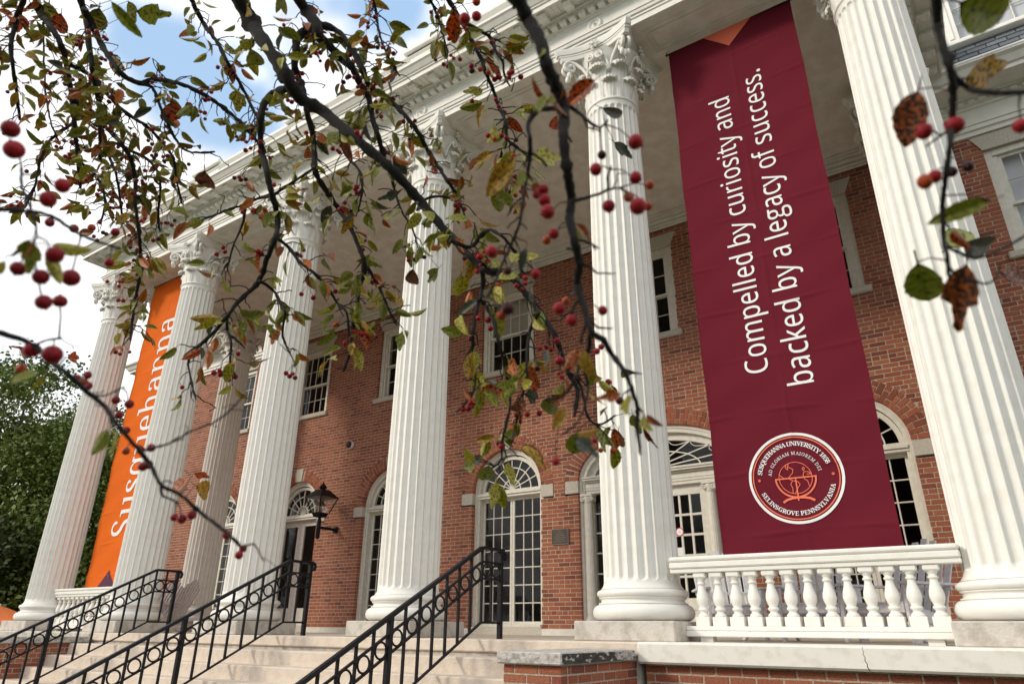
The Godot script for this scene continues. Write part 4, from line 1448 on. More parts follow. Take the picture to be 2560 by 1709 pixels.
# glyphs laid on the cloth: put(point) turns text coordinates (em = 1) into (x, y) on the banner
func lettering(b: MB, text: String, f: Font, put: Callable, sd: float, lift := 0.008) -> void:
	var tm := TextMesh.new()
	tm.text = text; tm.font = f; tm.font_size = 64; tm.pixel_size = 1.0 / 64.0; tm.depth = 0.0; tm.curve_step = 1.2
	tm.horizontal_alignment = HORIZONTAL_ALIGNMENT_LEFT
	tm.vertical_alignment = VERTICAL_ALIGNMENT_BOTTOM
	var ar := tm.get_mesh_arrays()
	var vs: PackedVector3Array = ar[Mesh.ARRAY_VERTEX]
	var ns: PackedVector3Array = ar[Mesh.ARRAY_NORMAL]
	var id: PackedInt32Array = ar[Mesh.ARRAY_INDEX]
	var desc := f.get_descent(64) / 64.0
	for k in range(0, id.size(), 3):
		if ns[id[k]].z < 0.5:
			continue
		var q := []
		for e in 3:
			var p := vs[id[k + e]]
			var w: Vector2 = put.call(Vector2(p.x, p.y - desc))
			q.append(Vector3(w.x, w.y, cloth_z(w.x, w.y, sd) + lift))
		b.tri(q[0], q[1], q[2])

func text_width(text: String, f: Font) -> float:
	return f.get_string_size(text, HORIZONTAL_ALIGNMENT_LEFT, -1, 64).x / 64.0

func arc_text(b: MB, text: String, f: Font, c: Vector2, r: float, a0: float, a1: float, em: float, sd: float, below := false) -> void:
	var total := 0.0
	for ch in text:
		total += text_width(ch, f)
	var at := 0.0
	for ch in text:
		var w := text_width(ch, f)
		var a := lerpf(a0, a1, (at + w / 2.0) / total)
		if ch != " ":
			var up := Vector2(cos(a), sin(a)) * (-1.0 if below else 1.0)
			var right := Vector2(up.y, -up.x)
			var o := c + Vector2(cos(a), sin(a)) * r
			lettering(b, ch, f, func(p): return o + right * ((p.x - w / 2.0) * em) + up * (p.y * em), sd)
		at += w

func strip(b: MB, pts: Array, w: float, sd: float, lift := 0.0082) -> void:
	for k in pts.size() - 1:
		var n := int(maxf(1.0, pts[k].distance_to(pts[k + 1]) / 0.03))
		for i in n:
			var p: Vector2 = pts[k].lerp(pts[k + 1], float(i) / n)
			var q: Vector2 = pts[k].lerp(pts[k + 1], float(i + 1) / n)
			var d := (q - p).normalized()
			var o := Vector2(-d.y, d.x) * w / 2.0
			var c := []
			for e in [p + o, q + o + d * w * 0.2, q - o + d * w * 0.2, p - o]:
				c.append(Vector3(e.x, e.y, cloth_z(e.x, e.y, sd) + lift))
			b.quad(c[0], c[1], c[2], c[3])

func circle_pts(c: Vector2, r: float, a0 := 0.0, a1 := TAU, n := 96) -> Array:
	var q := []
	for k in n + 1:
		var a := lerpf(a0, a1, float(k) / n)
		q.append(c + Vector2(cos(a), sin(a)) * r)
	return q

func hang(t: Node, x0: float, x1: float) -> void:
	var p := MB.new()
	p.tube([Vector3(x0 - 0.05, 7.47, BZ), Vector3(x1 + 0.05, 7.47, BZ)], [0.012, 0.012], 8)
	made("hanging_rod", p, M.iron, t)
	for x in [x0 - 0.03, x1 + 0.03]:
		var h := MB.new()
		h.tube([Vector3(x, 7.524, BZ), Vector3(x, 7.49, BZ + 0.01), Vector3(x + 0.01, 7.47, BZ + 0.02), Vector3(x, 7.45, BZ), Vector3(x - 0.01, 7.465, BZ - 0.015)], [0.006, 0.006, 0.006, 0.006, 0.005], 6)
		made("hook", h, M.iron, t)

func banners() -> void:
	var sans := face(false, 400)
	var serif := face(true, 400)
	var t := thing("maroon_banner", "tall maroon cloth banner with two white lines of lettering and a round seal", "banner")
	made("cloth", cloth(-2.46, -0.80, 0.62, 7.47, 1.0), M.maroon_cloth, t)
	hang(t, -2.46, -0.80)
	var b := MB.new()
	for l in [["Compelled by curiosity and", -1.735, 2.495, 6.374], ["backed by a legacy of success.", -1.308, 2.283, 6.61]]:
		var k: float = (l[3] - l[2]) / text_width(l[0], sans)
		lettering(b, l[0], sans, func(p): return Vector2(l[1] - p.y * 0.352, l[2] + p.x * k), 1.0)
	made("lettering", b, M.print_white, t)
	var c := Vector2(-1.64, 1.352)
	var w := MB.new()
	strip(w, circle_pts(c, 0.446), 0.027, 1.0)
	arc_text(w, "SUSQUEHANNA UNIVERSITY 1858", face(true, 700), c, 0.325, deg_to_rad(170), deg_to_rad(18), 0.063, 1.0)
	arc_text(w, "SELINSGROVE PENNSYLVANIA", face(true, 700), c, 0.378, deg_to_rad(201), deg_to_rad(344), 0.060, 1.0, true)
	arc_text(w, "AD GLORIAM MAIOREM DEI", serif, c, 0.230, deg_to_rad(172), deg_to_rad(10), 0.046, 1.0)
	made("seal_lettering", w, M.print_white, t)
	var ri := MB.new()
	strip(ri, circle_pts(c, 0.414), 0.012, 1.0)
	made("seal_ring", ri, M.print_salmon, t)
	for sx in [-0.355, 0.355]:
		var dt := MB.new()
		for r in [0.0035, 0.010]:
			strip(dt, circle_pts(c + Vector2(sx, 0), r, 0, TAU, 20), 0.008, 1.0)
		made("seal_dot", dt, M.print_salmon, t)
	var s := MB.new()
	var gc := c + Vector2(0, -0.005)
	strip(s, circle_pts(gc, 0.158), 0.007, 1.0)
	strip(s, circle_pts(gc, 0.192, PI, TAU, 48), 0.017, 1.0, 0.0088)
	strip(s, [gc + Vector2(-0.198, 0), gc + Vector2(0.198, 0)], 0.015, 1.0, 0.0088)
	strip(s, [gc + Vector2(0, 0), gc + Vector2(0, -0.225)], 0.013, 1.0, 0.0094)
	strip(s, [gc + Vector2(-0.15, -0.235), gc + Vector2(-0.11, -0.212), gc + Vector2(-0.06, -0.2), gc + Vector2(0, -0.196), gc + Vector2(0.06, -0.2), gc + Vector2(0.11, -0.212), gc + Vector2(0.15, -0.235)], 0.022, 1.0, 0.0086)
	for poly in [[[-0.152, 0.045], [-0.12, 0.012], [-0.09, -0.005], [-0.06, 0.01], [-0.045, 0.03], [-0.02, 0.05], [-0.012, 0.085], [-0.03, 0.10], [-0.06, 0.115], [-0.045, 0.15]], [[-0.07, 0.0], [-0.03, -0.025], [-0.055, -0.06], [-0.04, -0.10], [-0.045, -0.15]], [[-0.02, -0.15], [0.01, -0.10], [0.035, -0.07], [0.02, -0.04], [-0.03, -0.025]],
			[[0.09, 0.10], [0.075, 0.085], [0.085, 0.065], [0.10, 0.085], [0.09, 0.10]], [[0.155, 0.02], [0.13, 0.05], [0.09, 0.055], [0.075, 0.02], [0.085, -0.02], [0.11, -0.04], [0.12, -0.09], [0.125, -0.098]], [[-0.075, 0.14], [-0.085, 0.11], [-0.06, 0.085], [-0.065, 0.125]], [[0.11, 0.03], [0.135, 0.025], [0.15, 0.04]]]:
		var q := []
		for e in poly:
			q.append(gc + Vector2(e[0], e[1]))
		strip(s, q, 0.007, 1.0)
	made("seal_emblem", s, M.print_salmon, t)
	var tr := MB.new()
	for k in 8:
		var u0 := k / 8.0
		var u1 := (k + 1) / 8.0
		var q := []
		for e in [[u0, 1], [u1, 1], [u1, 0], [u0, 0]]:
			var x := lerpf(-1.96, -1.30, e[0])
			var y: float = 7.468 if e[1] == 1 else 7.468 - 0.33 * (1.0 - absf(e[0] * 2.0 - 1.0))
			q.append(Vector3(x, y, cloth_z(x, y, 1.0) + 0.008))
		tr.quad(q[0], q[1], q[2], q[3])
	made("printed_corner", tr, M.print_salmon, t)

	var o := thing("orange_banner", "tall orange cloth banner with white serif lettering", "banner")
	made("cloth", cloth(-15.56, -13.90, 0.61, 7.47, 7.0), M.orange_cloth, o)
	hang(o, -15.56, -13.90)
	var l := MB.new()
	var k1 := (6.44 - 1.54) / text_width("Susquehanna", serif)
	lettering(l, "Susquehanna", serif, func(p): return Vector2(-14.25 - p.y * 0.98, 1.54 + p.x * k1), 7.0)
	var k2 := 0.0
	var at := 3.1
	for ch in "UNIVERSITY":
		var a0 := at
		lettering(l, ch, serif, func(p): return Vector2(-14.0 - p.y * 0.26, a0 + p.x * 0.26), 7.0)
		at += 0.36
	made("lettering", l, M.print_white, o)
	var pt := MB.new()
	for k in 8:
		var q := []
		for e in [[k / 8.0, 1], [(k + 1) / 8.0, 1], [(k + 1) / 8.0, 0], [k / 8.0, 0]]:
			var x := lerpf(-15.05, -14.38, e[0])
			var y: float = 0.615 if e[1] == 0 else 0.615 + 0.32 * (1.0 - absf(e[0] * 2.0 - 1.0))
			q.append(Vector3(x, y, cloth_z(x, y, 7.0) + 0.008))
		pt.quad(q[0], q[1], q[2], q[3])
	made("printed_corner", pt, M.print_purple, o)

# ------------------------------------------------------------------ lantern, dome camera, plaque, parasol
func small_things() -> void:
	var ln := thing("wall_lantern", "black four-sided glazed lantern on a bracket beside the double door", "lantern", Vector3(-13.03, 1.80, -4.0))
	var post := MB.new()
	post.tube([Vector3(0, 0.0, 0), Vector3(0, 0.03, 0)], [0.012, 0.03], 12)
	post.tube([Vector3(0, 0.03, 0), Vector3(0, 0.45, 0)], [0.048, 0.048], 14)
	post.tube([Vector3(0, 0.45, 0), Vector3(0, 0.50, 0)], [0.034, 0.034], 14)
	made("post", post, M.iron, ln)
	boxed("arm", Vector3(-0.03, 0.24, -0.50), Vector3(0.03, 0.30, 0.0), M.iron, ln)
	boxed("wall_plate", Vector3(-0.06, 0.20, WZ + 4.0 + 0.004), Vector3(0.06, 0.34, -0.49), M.iron, ln, 0.008)
	var cage := MB.new()
	var lv := [[0.50, 0.115], [0.60, 0.155], [0.945, 0.285]]
	for k in 4:
		var a := PI / 4 + k * PI / 2
		var d := Vector3(cos(a), 0, sin(a))
		cage.tube([d * lv[1][1] * 1.3 + Vector3(0, 0.60, 0), d * lv[2][1] * 1.3 + Vector3(0, 0.945, 0)], [0.015, 0.015], 6)
	made("cage", cage, M.iron, ln)
	for q in [["foot", 0.50, 0.105, 0.60, 0.155], ["roof", 0.945, 0.315, 1.13, 0.13]]:
		var m := MB.new()
		for k in 4:
			var a := PI / 4 + k * PI / 2
			var d0 := Vector3(cos(a), 0, sin(a)) * 1.3
			var d1 := Vector3(cos(a + PI / 2), 0, sin(a + PI / 2)) * 1.3
			var y0 := Vector3(0, q[1], 0)
			var y1 := Vector3(0, q[3], 0)
			m.quad(d1 * q[4] + y1, d0 * q[4] + y1, d0 * q[2] + y0, d1 * q[2] + y0)
			m.tri(y1, d0 * q[4] + y1, d1 * q[4] + y1)
			m.tri(y0, d1 * q[2] + y0, d0 * q[2] + y0)
		made(q[0], m, M.iron, ln)
	var fin := MB.new()
	fin.lathe([Vector2(0.0, 1.34), Vector2(0.012, 1.33), Vector2(0.016, 1.30), Vector2(0.03, 1.285), Vector2(0.028, 1.27), Vector2(0.06, 1.25), Vector2(0.085, 1.21), Vector2(0.095, 1.18), Vector2(0.07, 1.175), Vector2(0.06, 1.13)], 20)
	made("finial", fin, M.iron, ln)
	for k in 4:
		var a := PI / 4 + k * PI / 2
		var d0 := Vector3(cos(a), 0, sin(a)) * 1.29
		var d1 := Vector3(cos(a + PI / 2), 0, sin(a + PI / 2)) * 1.29
		var g := MB.new()
		g.quad(d1 * 0.283 + Vector3(0, 0.943, 0), d0 * 0.283 + Vector3(0, 0.943, 0), d0 * 0.154 + Vector3(0, 0.602, 0), d1 * 0.154 + Vector3(0, 0.602, 0))
		made("pane", g, M.lantern_glass, ln)
	var chim := MB.new()
	chim.lathe([Vector2(0.06, 0.60), Vector2(0.10, 0.68), Vector2(0.11, 0.72), Vector2(0.07, 0.80), Vector2(0.05, 0.93)], 20)
	made("chimney", chim, M.lantern_glass, ln)
	var hood := MB.new()
	hood.lathe([Vector2(0.035, 0.945), Vector2(0.05, 0.88), Vector2(0.09, 0.80), Vector2(0.115, 0.775)], 20)
	made("reflector", hood, M.iron, ln)

	var cm := thing("security_camera", "small white dome camera with a dark lens on the brick wall", "camera", Vector3(-12.80, 4.11, WZ + 0.006))
	var cb := MB.new()
	cb.lathe([Vector2(0.0, 0.0), Vector2(0.09, 0.0), Vector2(0.095, 0.02), Vector2(0.095, 0.07), Vector2(0.085, 0.085)], 28)
	part("housing", cb.mesh(), M.white_plain, cm, Transform3D(Basis(Vector3.RIGHT, PI / 2), Vector3.ZERO))
	var cd := MB.new()
	cd.lathe([Vector2(0.083, 0.08), Vector2(0.08, 0.105), Vector2(0.066, 0.135), Vector2(0.04, 0.155), Vector2(0.0, 0.163)], 28)
	part("dome", cd.mesh(), M.rubber, cm, Transform3D(Basis(Vector3.RIGHT, PI / 2), Vector3.ZERO))

	var pq := thing("bronze_plaque", "small dark bronze plaque on the brick between arched window and entrance", "plaque", Vector3(-6.845, 1.535, WZ + 0.01))
	boxed("plate", Vector3(-0.185, -0.145, -0.005), Vector3(0.185, 0.145, 0.018), M.bronze, pq, 0.005)
	var rim := MB.new()
	for q in [[-0.185, -0.145, 0.185, -0.133], [-0.185, 0.133, 0.185, 0.145], [-0.185, -0.133, -0.173, 0.133], [0.173, -0.133, 0.185, 0.133]]:
		rim.box(Vector3(q[0], q[1], 0.018), Vector3(q[2], q[3], 0.024))
	made("rim", rim, M.bronze_raised, pq)
	var tx := MB.new()
	for q in [[0.095, 0.03], [0.055, 0.07], [0.02, 0.09], [-0.015, 0.12], [-0.045, 0.08], [-0.085, 0.13]]:
		var x: float = -q[1]
		while x < q[1]:
			var w := rng.randf_range(0.008, 0.022)
			tx.box(Vector3(x, q[0] - 0.005, 0.017), Vector3(x + w, q[0] + 0.005, 0.0205))
			x += w + 0.006
	made("relief", tx, M.bronze_raised, pq)

	var um := thing("orange_parasol", "orange parasol top beyond the end of the porch", "parasol", Vector3(-39.3, GROUND_Y, -8.0))
	var cn := MB.new()
	for k in 8:
		var a0 := TAU * k / 8.0
		var a1 := TAU * (k + 1) / 8.0
		var p0 := Vector3(cos(a0) * 2.1, 1.72, sin(a0) * 2.1)
		var p1 := Vector3(cos(a1) * 2.1, 1.72, sin(a1) * 2.1)
		cn.tri(Vector3(0, 2.5, 0), p0, p1)
		cn.quad(p0, p1, p1 - Vector3(0, 0.25, 0), p0 - Vector3(0, 0.25, 0))
	made("canopy", cn, M.umbrella_cloth, um)
	var pl := MB.new()
	pl.tube([Vector3(0, 0, 0), Vector3(0, 2.55, 0)], [0.04, 0.04], 8)
	made("pole", pl, M.white_plain, um)

# ------------------------------------------------------------------ Adirondack chairs
func make_chair(t: Node, mt: Material) -> void:                 # faces +z, back leans towards -z
	var lean := Basis(Vector3.RIGHT, -0.42)
	for k in 7:
		var x := -0.27 + 0.09 * k
		var top := 0.86 - 0.055 * pow(absf(k - 3.0), 1.6) * 0.55
		var m := MB.new()
		m.cbox(Vector3(x - 0.037, 0.0, -0.01), Vector3(x + 0.037, top, 0.01), 0.004)
		part("back_slat", m.mesh(), mt, t, Transform3D(lean * Basis(Vector3.BACK, -(k - 3) * 0.018), Vector3(0, 0.26, -0.16)))
	for k in 6:
		var z := 0.36 - k * 0.095
		boxed("seat_slat", Vector3(-0.28, 0.36 - k * 0.025, z - 0.042), Vector3(0.28, 0.38 - k * 0.025, z + 0.042), mt, t)
	for s in [-1.0, 1.0]:
		boxed("front_leg", Vector3(s * 0.30 - 0.018, 0.0, 0.28), Vector3(s * 0.30 + 0.018, 0.54, 0.39), mt, t)
		var lg := MB.new()
		lg.prism(PackedVector2Array([Vector2(-0.70, 0.0), Vector2(-0.56, 0.0), Vector2(0.40, 0.28), Vector2(0.40, 0.38), Vector2(0.34, 0.38), Vector2(-0.16, 0.24)]), -0.016, 0.016)
		part("side_rail", lg.mesh(), mt, t, Transform3D(Basis(Vector3.UP, -PI / 2), Vector3(s * 0.262, 0, 0)))
		var ar := MB.new()
		ar.prism(PackedVector2Array([Vector2(-0.36, -0.04), Vector2(0.32, -0.07), Vector2(0.42, -0.06), Vector2(0.45, 0.0), Vector2(0.42, 0.06), Vector2(0.32, 0.07), Vector2(-0.36, 0.04)]), -0.011, 0.011)
		part("arm", ar.mesh(), mt, t, Transform3D(Basis(Vector3(0, 0, 1), Vector3(1, 0, 0), Vector3(0, 1, 0)), Vector3(s * 0.335, 0.552, 0)))
		var br := MB.new()
		br.prism(PackedVector2Array([Vector2(0.30, 0.38), Vector2(0.30, 0.54), Vector2(0.16, 0.54), Vector2(0.24, 0.50)]), -0.012, 0.012)
		part("arm_bracket", br.mesh(), mt, t, Transform3D(Basis(Vector3.UP, -PI / 2), Vector3(s * 0.335, 0, 0.0)))
	boxed("back_brace", Vector3(-0.34, 0.50, -0.30), Vector3(0.34, 0.54, -0.26), mt, t)
	boxed("apron", Vector3(-0.28, 0.28, 0.375), Vector3(0.28, 0.36, 0.395), mt, t)

func chairs() -> void:
	var spots := [[Vector3(-15.2, FLOOR_Y, -2.0), -1.1, "pale grey slatted chair with a rounded back beside the shaded column", "chair_grey"],
		[Vector3(-16.0, FLOOR_Y, -2.1), -1.2, "pale grey slatted chair behind the balustrade under the orange banner", "chair_grey"],
		[Vector3(-2.85, FLOOR_Y, -1.6), 0.5, "white slatted chair behind the balustrade, next to the entrance", "chair_white"],
		[Vector3(-1.9, FLOOR_Y, -1.5), 0.12, "white slatted chair behind the middle of the balustrade", "chair_white"],
		[Vector3(-1.0, FLOOR_Y, -1.5), -0.55, "white slatted chair behind the balustrade, by the last arched window", "chair_white"]]
	for s in spots:
		var t := thing("slatted_chair", s[2], "chair", s[0], "slatted porch chairs")
		t.rotation.y = s[1]
		make_chair(t, M[s[3]])

# ------------------------------------------------------------------ trees in the distance
func leaf_clump(count: int, size: float, spread: float, sd: int) -> ArrayMesh:
	var r := RandomNumberGenerator.new()
	r.seed = sd
	var m := MB.new()
	for k in count:
		var c := Vector3(r.randfn(0, spread), r.randfn(0, spread * 0.7), r.randfn(0, spread))
		var b := Basis.from_euler(Vector3(r.randf_range(-1.2, 1.2), r.randf() * TAU, r.randf_range(-0.6, 0.6)))
		var l := size * r.randf_range(0.7, 1.3)
		var w := l * 0.36
		var n := b.y
		var p := [c + b * Vector3(0, 0, -l / 2), c + b * Vector3(w, l * 0.1, 0), c + b * Vector3(0, 0, l / 2), c + b * Vector3(-w, l * 0.1, 0)]
		var i := m.vert(p[0], n); m.vert(p[1], n); m.vert(p[2], n); m.vert(p[3], n)
		m.ix.append_array([i, i + 1, i + 2, i, i + 2, i + 3])
	return m.mesh()

func far_trees() -> void:
	var clump := leaf_clump(44, 0.20, 0.46, 300)
	var spots := [
		[Vector3(-49, GROUND_Y, -10), 16.5, 6.2, 1, "broad green tree in full leaf, first beyond the end of the porch", 1350],
		[Vector3(-42, GROUND_Y, -13.5), 12.5, 5.0, 1, "yellowish green tree between the end column and the orange banner", 1150],
		[Vector3(-60, GROUND_Y, -8), 15.0, 6.5, 2, "dark drooping tree at the back of the lawn", 1300],
		[Vector3(-66, GROUND_Y, -22), 20.0, 8.0, 0, "tall green tree far behind the others", 1300],
		[Vector3(-46, GROUND_Y, -20), 12.0, 5.5, 2, "dark bushy tree behind the corner of the hall", 1200],
		[Vector3(-44, GROUND_Y, -6), 7.0, 4.0, 2, "low dark tree close behind the end column", 1000]]
	for k in 8:
		spots.append([Vector3(-98 + k * 19.0, GROUND_Y, 62 + 6 * sin(k * 2.3)), 15.5 + 2.0 * sin(k * 1.7), 9.0, k % 3, "leafy tree across the lawn, mirrored in the windows", 900])
	for s in spots.size():
		var q = spots[s]
		rng.seed = 500 + s
		var t := thing("leafy_tree", q[4], "tree", q[0], "trees across the lawn" if s >= 6 else "trees beyond the porch")
		var h: float = q[1]
		var R: float = q[2]
		var m := MB.new()
		m.tube([Vector3(0, -0.2, 0), Vector3(0.1, h * 0.2, 0.05), Vector3(0.0, h * 0.45, -0.1), Vector3(0.1, h * 0.75, 0), Vector3(0, h * 0.93, 0)], [0.42, 0.33, 0.25, 0.12, 0.03], 10)
		var tips := []
		for k in 22:
			var y := h * rng.randf_range(0.16, 0.8)
			var a := rng.randf() * TAU
			var reach := R * (0.95 - 0.6 * pow(y / h, 2.0)) * rng.randf_range(0.7, 1.05)
			var tip := Vector3(cos(a) * reach, y + h * rng.randf_range(0.0, 0.16), sin(a) * reach)
			var mid := Vector3(cos(a) * reach * 0.5, lerpf(y, tip.y, 0.6), sin(a) * reach * 0.5)
			m.tube([Vector3(0, y, 0), mid, tip], [0.10, 0.06, 0.015], 6)
			tips.append([tip, mid])
		made("trunk", m, M.bark_far, t)
		var xs := []
		var cols := []
		var centres := []
		for k in 26:
			var y := rng.randf_range(0.10, 0.98)
			var a := rng.randf() * TAU
			var rr := R * sqrt(maxf(0.03, 1.0 - pow((y - 0.42) / 0.6, 2.0))) * rng.randf_range(0.35, 1.0)
			centres.append(Vector3(cos(a) * rr, y * h, sin(a) * rr))
		for tp in tips:
			centres.append(tp[0]); centres.append(tp[1])
		for k in q[5]:
			var c: Vector3 = centres[rng.randi() % centres.size()]
			var p := c + Vector3(rng.randfn(0, R * 0.12), rng.randfn(0, R * 0.085), rng.randfn(0, R * 0.12))
			if p.y < h * 0.07:
				continue
			var b := Basis.from_euler(Vector3(rng.randf() * 0.6, rng.randf() * TAU, rng.randf() * 0.6)).scaled(Vector3.ONE * rng.randf_range(0.8, 1.5))
			xs.append(Transform3D(b, p))
			var tone: Color = [Color(0.062, 0.112, 0.020), Color(0.105, 0.150, 0.022), Color(0.038, 0.066, 0.018)][q[3]]
			cols.append(tone.lerp(Color(0.17, 0.19, 0.03), rng.randf() * rng.randf() * 0.7))
		copies("crown", clump, M.far_leaf, xs, cols, t)

